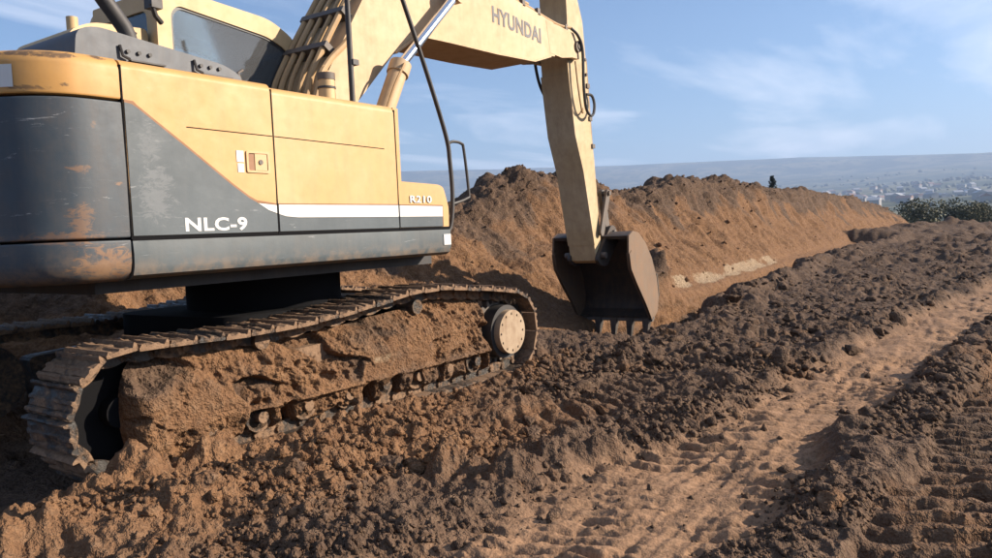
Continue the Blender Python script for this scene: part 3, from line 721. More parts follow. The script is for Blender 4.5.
def build_track(side):
    """side -1: the track towards the lane; +1: the far one"""
    T = empty('crawler_track', (0, 0, 0), EX, SWING)
    yc = side * 1.0
    T['label'] = 'muddy crawler track facing the lane' if side < 0 else 'crawler track in the shade under the machine'
    me_off = 0.37
    for k in range(NSH):
        s = k * PITCHS; p = on_track(s); t = on_track(s + 0.02) - on_track(s - 0.02)
        a = math.atan2(t[1], t[0])
        # travel direction t, outward normal is to the right of t (clockwise path seen from -Y is reversed)
        for nm, me in (('track_shoe', SHOES[(k * 3) % 7]), ('chain_link', LINK)):
            o = bpy.data.objects.new(nm, me); COL.objects.link(o); o.parent = T
            if not me.materials: me.materials.append(M_SHOE)
            ex = Vector((t[0], 0, t[1])).normalized(); ez = Vector((ex.z, 0, -ex.x)); ey = ez.cross(ex)
            wob = random.Random(k * 7 + (side > 0)).uniform(-0.004, 0.004)
            M = Matrix(((ex.x, ey.x, ez.x, p[0] + ez.x * wob), (ex.y, ey.y, ez.y, yc), (ex.z, ey.z, ez.z, p[1] + ez.z * wob), (0, 0, 0, 1)))
            o.matrix_basis = M
    def bmo(nm, bm, mat, bev=0.0): return link(nm, bm_mesh(bm, nm, bev), mat, T)
    yo = yc + side * 0.0
    # frame
    prism('track_frame', rpoly([(-1.45, 0.24), (1.5, 0.24), (1.52, 0.62), (0.4, 0.66), (-1.5, 0.58)], 0.06, 3), yc - 0.09, yc + 0.09, M_SHOE, T, 'y', 0.01)
    # idler at the rear
    bm = bmesh.new(); disc(bm, (-1.82, 0.435), 0.285, yc - side * 0.10, yc - side * 0.05, 32); disc(bm, (-1.82, 0.435), 0.09, yc - 0.05, yc + 0.05, 20)
    bmo('idler_wheel', bm, M_SHADE if side < 0 else M_SHOE)  # near idler blackened to paint in the shade of its recess
    # sprocket and final drive at the front
    sp = prism('sprocket', gear_pts((1.82, 0.435), 0.265, 0.315, 21), yc - 0.03, yc + 0.03, M_STEEL, T, 'y', 0)
    bm = bmesh.new(); disc(bm, (1.82, 0.435), 0.25, yc + side * 0.0, yc + side * 0.16, 36); bmo('final_drive', bm, M_BLACK, 0.01)
    bm = bmesh.new(); disc(bm, (1.82, 0.435), 0.205, yc + side * 0.16, yc + side * 0.225, 40); bmo('hub_cover', bm, M_HUB, 0.012)
    for k in range(12):
        a = 2 * math.pi * k / 12
        bm = bmesh.new(); disc(bm, (1.82 + 0.172 * math.cos(a), 0.435 + 0.172 * math.sin(a)), 0.011, yc + side * 0.225, yc + side * 0.234, 6); bmo('hub_bolt', bm, M_HUB)
    for k in range(8):
        x = -1.35 + k * 0.38
        bm = bmesh.new(); disc(bm, (x, 0.235), 0.085, yc - 0.15, yc + 0.15, 18)
        for e in (-0.15, 0.11): disc(bm, (x, 0.235), 0.105, yc + e, yc + e + 0.04, 18)
        disc(bm, (x, 0.235), 0.04, yc - 0.20, yc + 0.20, 12)
        bmo('track_roller', bm, M_SHOE)
    for x in (-0.9, 0.62):
        bm = bmesh.new(); disc(bm, (x, 0.725 if x < 0 else 0.79), 0.06, yc - 0.14, yc + 0.14, 16); bmo('carrier_roller', bm, M_SHOE)
    if side < 0:
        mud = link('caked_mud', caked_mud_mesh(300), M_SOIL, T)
        mud['label'] = 'lumpy orange-brown mud caked over the track frame'
build_track(-1)
build_track(1)

# ---- car body and slewing ring under the house
cb = prism('car_body', rpoly([(-0.95, -0.72), (0.95, -0.72), (0.95, 0.72), (-0.95, 0.72)], 0.3), 0.46, 0.86, M_SHADE, EX, 'z', 0.03)  # near-black colour paints in the shade under the house
bm = bmesh.new()
add_prism(bm, [(0.62 * math.cos(2 * math.pi * k / 40), 0.62 * math.sin(2 * math.pi * k / 40)) for k in range(40)], 0.86, 1.12, 'z')
link('slewing_ring', bm_mesh(bm, 'slewing_ring', 0.01), M_SHADE, EX)  # blackened like the car body, as painted underside shade
box('revolving_frame', (-1.95, -0.95, 1.12), (1.05, 0.95, 1.27), M_BLACK, EX, 0.02)
box('engine_bay', (-1.98, -1.17, 1.24), (0.30, 0.20, 2.34), M_SHADE, EX, 0.02)
box('left_bay', (-1.98, 0.20, 1.24), (-0.72, 1.17, 2.34), M_SHADE, EX, 0.02)
box('valve_bay', (0.30, -1.17, 1.24), (0.92, -0.34, 1.74), M_SHADE, EX, 0.02)

# ---- bodywork of the near side: doors, paint bands, skirt
YP = -1.235
def door_profile(z0, z1, yin):
    r = 0.055; p = [(YP, z0), (YP - 0.004, z0 + 0.3), (YP - 0.002, z1 - r)]
    for k in range(1, 6):
        a = math.radians(k * 18); p.append((YP + r * (1 - math.cos(a)), z1 - r + r * math.sin(a)))
    return p + [(yin, z1 + 0.008), (yin, z1 - 0.05), (YP + 0.05, z1 - 0.07), (YP + 0.05, z0)]
def door(name, x0, x1, z0, z1, mat, yin=-0.45):
    return prism(name, door_profile(z0, z1, yin), x0, x1, mat, EX, 'x', 0.006, 2)
rear_door = door('side_door', -1.876, -0.872, 1.435, 2.395, M_YELO); rear_door['label'] = 'rear side door with slanted grey band and small latch'
mid_door = door('side_door', -0.862, 0.318, 1.435, 2.375, M_YEL); mid_door['label'] = 'long yellow side door with white stripe'
def band(name, pts, mat, parent, off=0.003, th=0.004):
    y = YP - off - 0.004
    return prism(name, pts, y, YP + 0.02, mat, parent, 'y', 0.0)
curve = [(-1.80, 2.150), (-1.50, 1.945), (-1.20, 1.735), (-1.09, 1.665), (-1.035, 1.635)]
# grey band of the rear door
band('grey_band', [(-1.872, 1.438), (-0.876, 1.438), (-0.876, 1.553), (-0.94, 1.572), (-1.035, 1.628)] + [(x, z - 0.012) for x, z in curve[::-1][1:]] + [(-1.83, 2.155), (-1.872, 2.160)], M_GREY, rear_door)
band('orange_line', [(-1.872, 2.160), (-1.83, 2.155)] + [(x, z - 0.012) for x, z in curve[:-1]] + [(-1.035, 1.627), (-0.876, 1.611), (-0.876, 1.620), (-1.03, 1.640)] + [(x, z + 0.004) for x, z in curve[::-1][1:]] + [(-1.82, 2.172), (-1.872, 2.176)], M_ORANGE, rear_door, 0.002)
band('white_stripe', [(-1.020, 1.621), (-0.94, 1.576), (-0.876, 1.557), (-0.876, 1.609)], M_WHITE, rear_door)
band('grey_band', [(-0.858, 1.438), (0.314, 1.438), (0.314, 1.520), (-0.70, 1.525), (-0.80, 1.533), (-0.858, 1.548)], M_GREY, mid_door)
band('white_stripe', [(-0.858, 1.551), (-0.80, 1.536), (-0.70, 1.528), (0.314, 1.523), (0.314, 1.612), (-0.858, 1.612)], M_WHITE, mid_door)
band('orange_line', [(-0.858, 1.614), (0.314, 1.614), (0.314, 1.621), (-0.858, 1.621)], M_ORANGE, mid_door, 0.002)
# pressed crease line, its shade drawn as a thin dark strip
band('crease', [(-1.50, 2.056), (-0.876, 2.050), (-0.876, 2.056), (-1.50, 2.062)], M_SHADE, rear_door, 0.0)
band('crease', [(-0.858, 2.050), (0.19, 2.036), (0.19, 2.042), (-0.858, 2.056)], M_SHADE, mid_door, 0.0)
# latch
lt = ring_plate('latch', rpoly([(-1.095, 1.812), (-0.915, 1.812), (-0.915, 1.948), (-1.095, 1.948)], 0.012, 2), rpoly([(-1.080, 1.826), (-0.930, 1.826), (-0.930, 1.934), (-1.080, 1.934)], 0.01, 2), YP - 0.012, YP + 0.01, M_YEL, rear_door)
band('latch_recess', [(-1.080, 1.826), (-1.030, 1.826), (-1.030, 1.934), (-1.080, 1.934)], M_ORANGE, rear_door, 0.0)
band('latch_handle', [(-1.028, 1.828), (-0.934, 1.828), (-0.934, 1.932), (-1.028, 1.932)], M_YEL, rear_door, 0.004)
bm = bmesh.new(); disc(bm, (-0.985, 1.88), 0.016, YP - 0.014, YP, 16); link('latch_lock', bm_mesh(bm, 'latch_lock'), M_STEEL, rear_door)
band('warning_sticker', [(-1.165, 1.875), (-1.112, 1.875), (-1.112, 1.945), (-1.165, 1.945)], M_WHITE, rear_door)
band('warning_sticker', [(-1.160, 1.812), (-1.114, 1.812), (-1.114, 1.866), (-1.160, 1.866)], M_WHITE, rear_door)
text_mesh('model_lettering', 'NLC-9', M_WHITE, rear_door, -1.553, 1.452, YP - 0.0075, 0.082, 0.435, 0.0, 0.028)
for x_s, pz in ((-1.881, 2.36), (-0.867, 2.355), (0.322, 2.345)):
    prism('gap_strip', [(x_s - 0.0045, 1.42), (x_s + 0.0045, 1.42), (x_s + 0.0045, pz), (x_s - 0.0045, pz)], YP - 0.0055, YP + 0.03, M_SHADE, EX, 'y', 0)  # dark strip laid over the seam in place of its shaded gap
prism('gap_strip', [(-1.88, 1.411), (0.96, 1.411), (0.96, 1.4365), (-1.88, 1.4365)], YP - 0.0035, YP + 0.05, M_SHADE, EX, 'y', 0)  # dark strip painting the shaded recess above the skirt
# rounded body corner in front of the doors
front_corner = prism('corner_post', [(0.326, -1.225), (0.395, -1.215), (0.425, -1.17), (0.425, -0.50), (0.326, -0.50)], 1.75, 2.365, M_YEL, EX, 'z', 0.02, 3)
# tool box in front
tb = prism('tool_box', rpoly([(0.326, 1.435), (0.955, 1.435), (0.962, 1.60), (0.90, 1.765), (0.84, 1.785), (0.326, 1.80)], [0.005, 0.01, 0.05, 0.06, 0.05, 0.005], 4), YP, -0.36, M_YEL, EX, 'y', 0.012, 3)
band('grey_band', [(0.330, 1.440), (0.865, 1.440), (0.865, 1.518), (0.330, 1.520)], M_GREY, tb)
band('white_stripe', [(0.330, 1.523), (0.868, 1.521), (0.868, 1.606), (0.330, 1.610)], M_WHITE, tb)
band('orange_line', [(0.330, 1.612), (0.868, 1.608), (0.868, 1.44), (0.876, 1.44), (0.876, 1.616), (0.330, 1.620)], M_ORANGE, tb, 0.002)
text_mesh('model_lettering', 'R210', M_WHITE, tb, 0.46, 1.632, YP - 0.006, 0.058, 0.27, 0.0, 0.02)
# skirt along the lower edge
def skirt_profile(s=-1):
    return [(s * 1.238, 1.412), (s * 1.244, 1.34), (s * 1.240, 1.27), (s * 1.222, 1.222), (s * 1.185, 1.202), (s * 1.10, 1.196), (s * 0.90, 1.196), (s * 0.90, 1.412)]
sk = prism('skirt', skirt_profile(), -1.878, 0.965, M_SKIRT, EX, 'x', 0.006, 2)
prism('reflector_sticker', [(0.862, 1.283), (0.955, 1.283), (0.955, 1.372), (0.862, 1.372)], -1.249, -1.20, M_WHITE, sk, 'y', 0)
# far side: plain doors and skirt
box('side_door', (-1.876, 1.15, 1.435), (-0.72, 1.235, 2.38), M_YEL, EX, 0.02)
prism('skirt', skirt_profile(1), -1.878, 0.965, M_SKIRT, EX, 'x', 0.006)
# deck between the bodywork and the boom
box('deck', (-0.90, -1.10, 2.32), (0.30, -0.36, 2.380), M_YEL, EX, 0.01)

# ---- counterweight: plan curve swept up a vertical profile
def cw_plan(n=72):
    P = [(-1.890, -1.238), (-2.06, -1.234), (-2.18, -1.208), (-2.30, -1.13), (-2.40, -1.00), (-2.50, -0.80), (-2.60, -0.52), (-2.66, -0.2), (-2.67, 0)]
    P = P + [(x, -y) for x, y in P[::-1][1:]]
    q = smooth_path([(x, y, 0) for x, y in P], 6)
    return np.array([(v.x, v.y) for v in q])
CWP = cw_plan()
def cw_piece(name, prof, mat, z_slope=0.0):
    d = np.gradient(CWP, axis=0); d /= np.hypot(*d.T)[:, None]; nrm = np.stack([d[:, 1], -d[:, 0]], -1)
    if nrm[len(nrm) // 2, 0] > 0: nrm = -nrm
    bm = bmesh.new(); rings = []
    for ins, z in prof:
        q = CWP - nrm * ins
        rings.append([bm.verts.new((min(x, -1.885), y, z)) for x, y in q])
    n = len(CWP)
    for a, b in zip(rings, rings[1:]):
        for k in range(n - 1): bm.faces.new((a[k], a[k + 1], b[k + 1], b[k]))
    bm.faces.new(rings[0]); bm.faces.new(rings[-1][::-1])
    bm.faces.new([r[0] for r in rings]); bm.faces.new([r[-1] for r in rings][::-1])
    return link(name, bm_mesh(bm, name, 0, ang=0.7), mat, EX)
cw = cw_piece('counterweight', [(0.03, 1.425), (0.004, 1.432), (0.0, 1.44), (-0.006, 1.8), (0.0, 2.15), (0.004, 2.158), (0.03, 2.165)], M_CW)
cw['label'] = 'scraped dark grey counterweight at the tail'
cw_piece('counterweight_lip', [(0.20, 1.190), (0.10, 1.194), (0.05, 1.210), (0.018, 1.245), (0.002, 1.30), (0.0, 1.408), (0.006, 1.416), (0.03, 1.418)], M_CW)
cwt = cw_piece('counterweight_cap', [(0.03, 2.170), (0.006, 2.176), (0.0, 2.186), (0.0, 2.33), (0.012, 2.37), (0.04, 2.395), (0.09, 2.405), (0.45, 2.415)], M_CAP)
# white sticker following the curve of the cap
_i = [k for k in range(len(CWP)) if -2.62 < CWP[k][0] < -2.335 and CWP[k][1] < 0]
bm = bmesh.new(); lo_, hi_ = [], []
for k in _i:
    t = CWP[min(k + 1, len(CWP) - 1)] - CWP[k - 1]; nn = np.array([t[1], -t[0]]); nn /= np.hypot(*nn)
    if nn[0] > 0: nn = -nn
    p = CWP[k] + nn * 0.004
    lo_.append(bm.verts.new((p[0], p[1], 2.205))); hi_.append(bm.verts.new((p[0], p[1], 2.318)))
for k in range(len(_i) - 1): bm.faces.new((lo_[k], lo_[k + 1], hi_[k + 1], hi_[k]))
link('sticker', bm_mesh(bm, 'sticker'), M_WHITE, cwt)

# ---- engine hood
hood = prism('engine_hood', rpoly([(-1.99, 2.39), (-0.88, 2.365), (-0.89, 2.47), (-1.02, 2.525), (-1.86, 2.615), (-1.97, 2.58)], [0.01, 0.01, 0.05, 0.06, 0.07, 0.06], 4), -0.99, 0.98, M_HOOD, EX, 'y', 0.05, 4)
for x0, dz in ((-1.70, 0.0), (-1.22, -0.01)):
    for k in range(3):
        bm = bmesh.new(); disc(bm, (x0 + 0.02 + k * 0.068, 2.502 + dz), 0.012, -1.004, -0.985, 8); link('hinge_bolt', bm_mesh(bm, 'hinge_bolt'), M_BLACK, hood)
    tube('hinge_latch', [(x0 - 0.03, -1.0, 2.53 + dz), (x0 - 0.02, -1.01, 2.47 + dz), (x0 + 0.02, -1.012, 2.455 + dz)], 0.009, M_BLACK, hood, 6)
    box('hinge_plate', (x0 + 0.03, -1.008, 2.448 + dz), (x0 + 0.25, -0.985, 2.457 + dz), M_BLACK, hood, 0.001)
# exhaust stack with a slanted elbow
ex = tube('exhaust_pipe', smooth_path([(-1.24, -0.35, 2.56), (-1.28, -0.35, 2.78), (-1.36, -0.35, 2.90), (-1.46, -0.35, 3.03), (-1.54, -0.35, 3.20), (-1.56, -0.35, 3.40)], 5), 0.052, M_BLACK, EX, 18)
bm = bmesh.new(); disc(bm, (0, 0), 1, 0, 1, 4); bm.free()
prism('exhaust_collar', [(-1.24 + 0.085 * math.cos(k * math.pi / 10), -0.35 + 0.085 * math.sin(k * math.pi / 10)) for k in range(20)], 2.55, 2.66, M_BLACK, EX, 'z', 0.01)
# cover behind the cab, air intake cap
bc = prism('rear_cover', rpoly([(-1.30, 2.38), (-0.68, 2.38), (-0.68, 3.06), (-1.12, 3.03), (-1.30, 2.94)], [0.01, 0.01, 0.05, 0.08, 0.08], 4), 0.36, 1.16, M_TAN, EX, 'y', 0.03, 3)
bm = bmesh.new(); add_prism(bm, [(-1.16 + 0.04 * math.cos(k * math.pi / 8), 0.55 + 0.04 * math.sin(k * math.pi / 8)) for k in range(16)], 2.98, 3.09, 'z'); link('vent_cap', bm_mesh(bm, 'vent_cap', 0.008), M_TAN, bc)
box('work_lamp', (-0.77, 0.14, 3.17), (-0.68, 0.24, 3.27), M_BLACK, EX, 0.02)
tube('lamp_bracket', [(-0.66, 0.20, 3.08), (-0.72, 0.18, 3.12), (-0.76, 0.16, 3.2)], 0.02, M_BLACK, EX, 8)
box('battery_box', (-1.02, -0.26, 2.55), (-0.82, 0.1, 2.72), M_BLACK, EX, 0.03)

# ---- cab
CABP = [(-0.66, 1.42), (0.95, 1.42), (1.05, 2.0), (0.98, 2.45), (0.72, 3.20), (0.45, 3.335), (-0.55, 3.40), (-0.66, 3.30)]
CABR = [0.03, 0.05, 0.1, 0.15, 0.10, 0.12, 0.10, 0.10]
cab_outer = rpoly(CABP, CABR, 4)
WINP = [(-0.535, 2.44), (0.30, 2.44), (0.60, 2.44), (0.80, 2.50), (0.625, 3.09), (0.42, 3.175), (-0.47, 3.265), (-0.535, 3.20)]
win_inner = rpoly(WINP, [0.05, 0.05, 0.05, 0.08, 0.06, 0.08, 0.10, 0.10], 4)
cab = empty('cab', (0, 0, 0), EX)
for y0, y1 in ((0.26, 0.31), (1.16, 1.21)):
    w_ = ring_plate('cab_side', cab_outer, win_inner, y0, y1, M_TAN, cab, 'y', 0.006)
    ym = (y0 + y1) / 2
    prism('window', win_inner, ym - 0.004, ym + 0.004, M_GLASS, w_, 'y', 0)
    sc_ = [((x - 0.1) * 0.965 + 0.1, (z - 2.85) * 0.955 + 2.85) for x, z in win_inner]
    ring_plate('window_seal', win_inner, sc_, ym - 0.012, ym + 0.012, M_RUB, w_, 'y')
# rear wall with window, front windscreen frame, roof, floor
rw_o = [(0.31, 1.45), (1.16, 1.45), (1.16, 3.36), (0.31, 3.36)]; rw_i = [(0.40, 2.45), (1.07, 2.45), (1.07, 3.22), (0.40, 3.22)]
rwl = ring_plate('rear_wall', rpoly(rw_o, 0.02, 3), rpoly(rw_i, 0.07, 3), -0.655, -0.61, M_TAN, cab, 'x')
prism('window', rpoly(rw_i, 0.07, 3), -0.636, -0.630, M_GLASS, rwl, 'x', 0)
roof_pts = [(-0.66, 3.30), (-0.55, 3.40), (0.45, 3.335), (0.72, 3.20), (0.70, 3.17), (0.44, 3.295), (-0.53, 3.36), (-0.63, 3.28)]
prism('cab_roof', rpoly(roof_pts, 0.02, 2), 0.30, 1.17, M_TAN, cab, 'y', 0.006)
prism('windscreen', [(0.995, 2.0), (1.005, 2.0), (0.935, 2.45), (0.70, 3.16), (0.69, 3.16), (0.925, 2.45)], 0.33, 1.14, M_GLASS, cab, 'y', 0)
prism('sun_visor', [(0.42, 3.14), (0.70, 3.05), (0.69, 3.03), (0.41, 3.12)], 0.33, 1.12, M_BLACK, cab, 'y', 0.004)
box('cab_floor', (-0.60, 0.32, 1.45), (0.90, 1.15, 1.52), M_BLACK, cab, 0.01)
seat = prism('operator_seat', rpoly([(-0.35, 2.0), (0.22, 2.0), (0.24, 2.12), (-0.18, 2.14), (-0.32, 2.75), (-0.36, 2.98), (-0.46, 2.97), (-0.44, 2.7), (-0.36, 2.2)], 0.04, 3), 0.52, 0.98, M_SEAT, cab, 'y', 0.03, 3)
box('console', (0.32, 0.34, 1.52), (0.50, 0.46, 2.50), M_BLACK, cab, 0.03)
tube('wiper_post', [(0.56, 0.35, 2.42), (0.60, 0.35, 3.10)], 0.018, M_BLACK, cab, 8)
tube('deck_latch', [(0.02, 0.20, 2.40), (0.02, 0.20, 2.74), (0.02, 0.20, 2.80), (0.07, 0.20, 2.83)], [0.03, 0.03, 0.012, 0.012], M_STEEL, EX, 10)

# ---- fuel filler on the deck
ff = tube('fuel_filler', [(-0.12, -0.98, 2.37), (-0.12, -0.98, 2.55)], 0.062, M_TAN, EX, 20)
tube('filler_cap', [(-0.12, -0.98, 2.55), (-0.12, -0.98, 2.60)], 0.066, M_STEEL, ff, 20)
tube('filler_ring', [(-0.12, -0.98, 2.485), (-0.12, -0.98, 2.50)], 0.068, M_BLACK, ff, 20)

# ---- handrails
hr = tube('handrail', smooth_path([(0.00, -1.12, 2.36), (0.00, -1.12, 2.9), (0.00, -1.12, 3.3), (0.02, -1.10, 3.5), (0.10, -0.9, 3.55)], 4), 0.021, M_BLACK, EX, 10)
box('rail_clamp', (0.0, -1.15, 2.66), (0.06, -1.09, 2.70), M_BLACK, hr, 0.004)
fr = tube('handrail', smooth_path([(0.55, -1.12, 3.42), (0.61, -1.14, 3.26), (0.86, -1.15, 2.72), (1.08, -1.15, 2.22), (1.12, -1.15, 2.0), (1.135, -1.15, 1.68), (1.08, -1.15, 1.42), (0.95, -1.15, 1.38)], 5), 0.019, M_BLACK, EX, 10)
tube('step_loop', smooth_path([(1.095, -1.15, 2.14), (1.16, -1.16, 2.17), (1.27, -1.17, 2.16), (1.305, -1.17, 2.10), (1.35, -1.17, 1.74), (1.32, -1.17, 1.68), (1.13, -1.15, 1.63)], 4), 0.013, M_BLACK, fr, 8)

# ---- boom
BT = [(0.02, 1.92), (0.18, 2.20), (0.58, 2.83), (1.04, 3.52), (1.45, 4.06), (1.85, 4.34), (2.30, 4.40), (2.90, 4.27), (3.56, 4.10), (4.06, 4.055), (4.34, 4.02), (4.75, 3.985), (5.02, 3.965)]
BB = [(5.02, 3.635), (4.74, 3.585), (4.42, 3.565), (4.02, 3.445), (3.2, 3.40), (2.3, 3.375), (1.95, 3.36), (1.72, 3.30), (1.46, 3.13), (0.93, 2.61), (0.52, 2.12), (0.32, 1.80), (0.12, 1.76)]
boom = empty('boom', (0, 0, 0), EX)
tip = [(5.17 + 0.165 * math.cos(math.radians(a)), 3.80 + 0.165 * math.sin(math.radians(a))) for a in range(70, -71, -20)]
# main box section, then the two cheek plates of the fork that hold the arm
k_ = [p for p in BT if p[0] < 4.5]; b_ = [p for p in BB if p[0] < 4.5]
prism('boom_box', k_ + [(4.55, 4.0), (4.62, 3.80), (4.55, 3.575)] + b_, -0.30, 0.30, M_BOOM, boom, 'y', 0.012, 2)
for y0, y1 in ((-0.302, -0.232), (0.232, 0.302)):
    prism('fork_plate', [(4.36, 3.992), (4.72, 3.985), (5.02, 3.965)] + tip + [(5.02, 3.636), (4.74, 3.588), (4.44, 3.60)], y0, y1, M_BOOM, boom, 'y', 0.012, 2)
for y in (-0.33, 0.30):
    bm = bmesh.new(); disc(bm, (5.17, 3.80), 0.075, y, y + 0.03, 24); disc(bm, (5.17, 3.80), 0.035, y - 0.012, y + 0.04, 16); link('pivot_pin', bm_mesh(bm, 'pivot_pin', 0.004), M_STEEL, boom)
# weld seams of the lower flange
prism('lower_flange', [(p[0], p[1]) for p in BB[2:9]] + [(p[0], p[1] - 0.022) for p in BB[2:9]][::-1], -0.325, 0.325, M_BOOM, boom, 'y', 0.003)
lt_ = text_mesh('maker_lettering', 'HYUNDAI', M_TEXT, boom, 3.15, 3.735, -0.303, 0.185, 1.065, -0.055, 0.026)
# hydraulic pipes up the back of the boom
def off_path(pts, off):
    out = []
    for i, p in enumerate(pts):
        a, b = Vector(pts[max(i - 1, 0)]), Vector(pts[min(i + 1, len(pts) - 1)]); t = (b - a).normalized(); n = Vector((-t.y, t.x)); out.append((p[0] + n.x * off, p[1] + n.y * off))
    return out
bp = off_path(BT[2:], 0.085)
for y in (-0.21, -0.10, 0.03, 0.14, 0.24):
    r_ = 0.030 if abs(y) > 0.12 else 0.022
    tube('hydraulic_pipe', smooth_path([(0.30, y * 0.9, 2.36), (0.40, y, 2.62)] + [(x, y, z) for x, z in bp[:8]], 4), r_, M_PIPE, boom, 8)
for i in (0, 1):
    c_ = bp[i]; t = (Vector(bp[i + 1]) - Vector(bp[i])).normalized()
    for f in (0.25, 0.75):
        p = Vector(bp[i]) * (1 - f) + Vector(bp[i + 1]) * f
        n = Vector((-t.y, t.x))
        prism('pipe_clamp', [tuple(p + t * 0.03 + n * 0.035), tuple(p - t * 0.03 + n * 0.035), tuple(p - t * 0.03 - n * 0.09), tuple(p + t * 0.03 - n * 0.09)], -0.26, 0.28, M_STEEL, boom, 'y', 0.004)
# crossing hose pipe near the foot, as it leaves the boom side
tube('hydraulic_pipe', smooth_path([(0.28, -0.33, 2.38), (0.36, -0.36, 2.58), (0.42, -0.36, 2.75), (0.58, -0.33, 2.92), (0.82, -0.30, 3.12), (0.95, -0.2, 3.32)], 5), 0.030, M_PIPE, boom, 8)
tube('hydraulic_pipe', smooth_path([(0.46, -0.36, 2.38), (0.55, -0.36, 2.55), (0.52, -0.36, 2.72), (0.46, -0.34, 2.84)], 5), 0.026, M_PIPE, boom, 8)
# pipe along the top right edge, with clamps, feeding the arm hoses
tp = off_path(BT[6:], 0.035)
tube('hydraulic_pipe', smooth_path([(x, -0.25, z) for x, z in tp[:5]] + [(4.75, -0.26, 4.015), (5.00, -0.30, 4.02)], 5), 0.020, M_PIPE, boom, 8)
for x in (3.55, 3.85, 4.2, 4.9):
    z = float(np.interp(x, [p[0] for p in tp], [p[1] for p in tp])); box('pipe_clamp', (x - 0.03, -0.30, z - 0.05), (x + 0.03, -0.20, z + 0.035), M_STEEL, boom, 0.005)
tube('hose', smooth_path([(5.00, -0.31, 4.01), (5.12, -0.345, 3.93), (5.215, -0.355, 3.75), (5.24, -0.34, 3.3), (5.32, -0.32, 3.02), (5.45, -0.31, 2.92), (5.58, -0.30, 2.95), (5.66, -0.28, 3.09), (5.63, -0.26, 3.21), (5.52, -0.23, 3.22)], 6), 0.020, M_RUB, boom, 8)
tube('hose', smooth_path([(5.05, 0.30, 3.95), (5.12, 0.345, 3.75), (5.20, 0.34, 3.45), (5.30, 0.31, 3.25), (5.38, 0.24, 3.12)], 6), 0.022, M_RUB, boom, 8)
tube('hose', smooth_path([(5.10, -0.30, 3.60), (5.14, -0.31, 3.25), (5.25, -0.29, 2.98), (5.36, -0.25, 2.95), (5.44, -0.21, 3.02)], 5), 0.012, M_PIPE, boom, 8)
# boom lift cylinders either side
for s in (-1, 1):
    y = s * 0.45
    bcy = tube('boom_cylinder', [(0.90, y, 2.10), (1.12, y, 2.55), (1.335, y, 2.94)], 0.088, M_BOOM, EX, 20)
    tube('gland', [(1.30, y, 2.87), (1.355, y, 2.975)], 0.104, M_BOOM, bcy, 20)
    tube('rod', [(1.34, y, 2.95), (2.30, y, 4.68 - 0.85)], 0.045, M_CHROME, bcy, 16)
    tube('rod_eye', [(2.28, y - 0.06, 3.82), (2.28, y + 0.06, 3.82)], 0.10, M_BOOM, bcy, 18)
    tube('grease_line', smooth_path([(0.98, y - 0.08, 2.40), (1.12, y - 0.11, 2.72), (1.25, y - 0.12, 2.92), (1.33, y - 0.07, 2.96)], 4), 0.012, M_PIPE, bcy, 6)
box('boom_bracket', (0.05, -0.42, 1.45), (1.0, 0.42, 1.82), M_BLACK, EX, 0.03)
for y in (-0.40, 0.34): prism('boom_bracket', rpoly([(-0.15, 1.4), (0.95, 1.4), (0.98, 2.16), (0.80, 2.2), (0.35, 1.95), (0.10, 2.1), (-0.1, 2.0)], 0.06, 3), y, y + 0.06, M_BLACK, EX, 'y', 0.005)
# arm cylinder on top of the boom
acy = tube('arm_cylinder', [(2.10, 0, 4.62), (3.75, 0, 4.86)], 0.095, M_BOOM, EX, 20)
tube('rod', [(3.74, 0, 4.858), (4.92, 0, 5.03)], 0.05, M_CHROME, acy, 16)

# ---- arm
arm = empty('arm', (0, 0, 0), EX)
AP = [(4.86, 5.02), (4.98, 5.08), (5.10, 5.0), (5.41, 4.48), (5.53, 4.22), (5.60, 3.64), (5.68, 2.68), (5.74, 2.35), (5.86, 1.10), (5.87, 0.98), (5.80, 0.86), (5.70, 0.90), (5.665, 1.05), (5.40, 2.15), (5.20, 2.64), (5.07, 3.45), (5.05, 3.70), (5.09, 4.15), (5.08, 4.55)]
prism('arm_box', AP, -0.205, 0.205, M_ARM, arm, 'y', 0.010, 2)
prism('arm_flange', off_path([(5.05, 3.45), (5.18, 2.64), (5.385, 2.15), (5.64, 1.12)], 0.0) + [(5.655, 1.12), (5.40, 2.155), (5.195, 2.645), (5.065, 3.455)], -0.215, 0.215, M_ARM, arm, 'y', 0.002)
for z, x in ((3.35, 5.62), (2.9, 5.66), (2.52, 5.72)):
    box('hose_clip', (x - 0.05, -0.225, z - 0.03), (x + 0.03, -0.19, z + 0.03), M_STEEL, arm, 0.004)
for a_ in ((5.58, 3.70), (5.60, 3.5)):
    tube('arm_stud', [(a_[0] - 0.03, -0.20, a_[1]), (a_[0] - 0.03, -0.23, a_[1])], 0.022, M_STEEL, arm, 10)
tube('arm_pipe', [(5.62, -0.19, 3.7), (5.70, -0.19, 2.7), (5.76, -0.18, 2.25)], 0.014, M_PIPE, arm, 8)
# bucket cylinder on the front of the arm
bky = tube('bucket_cylinder', [(5.60, 0, 4.35), (5.90, 0, 2.55)], 0.075, M_BOOM, EX, 18)
tube('rod', [(5.90, 0, 2.56), (6.02, 0, 1.86)], 0.042, M_CHROME, bky, 14)
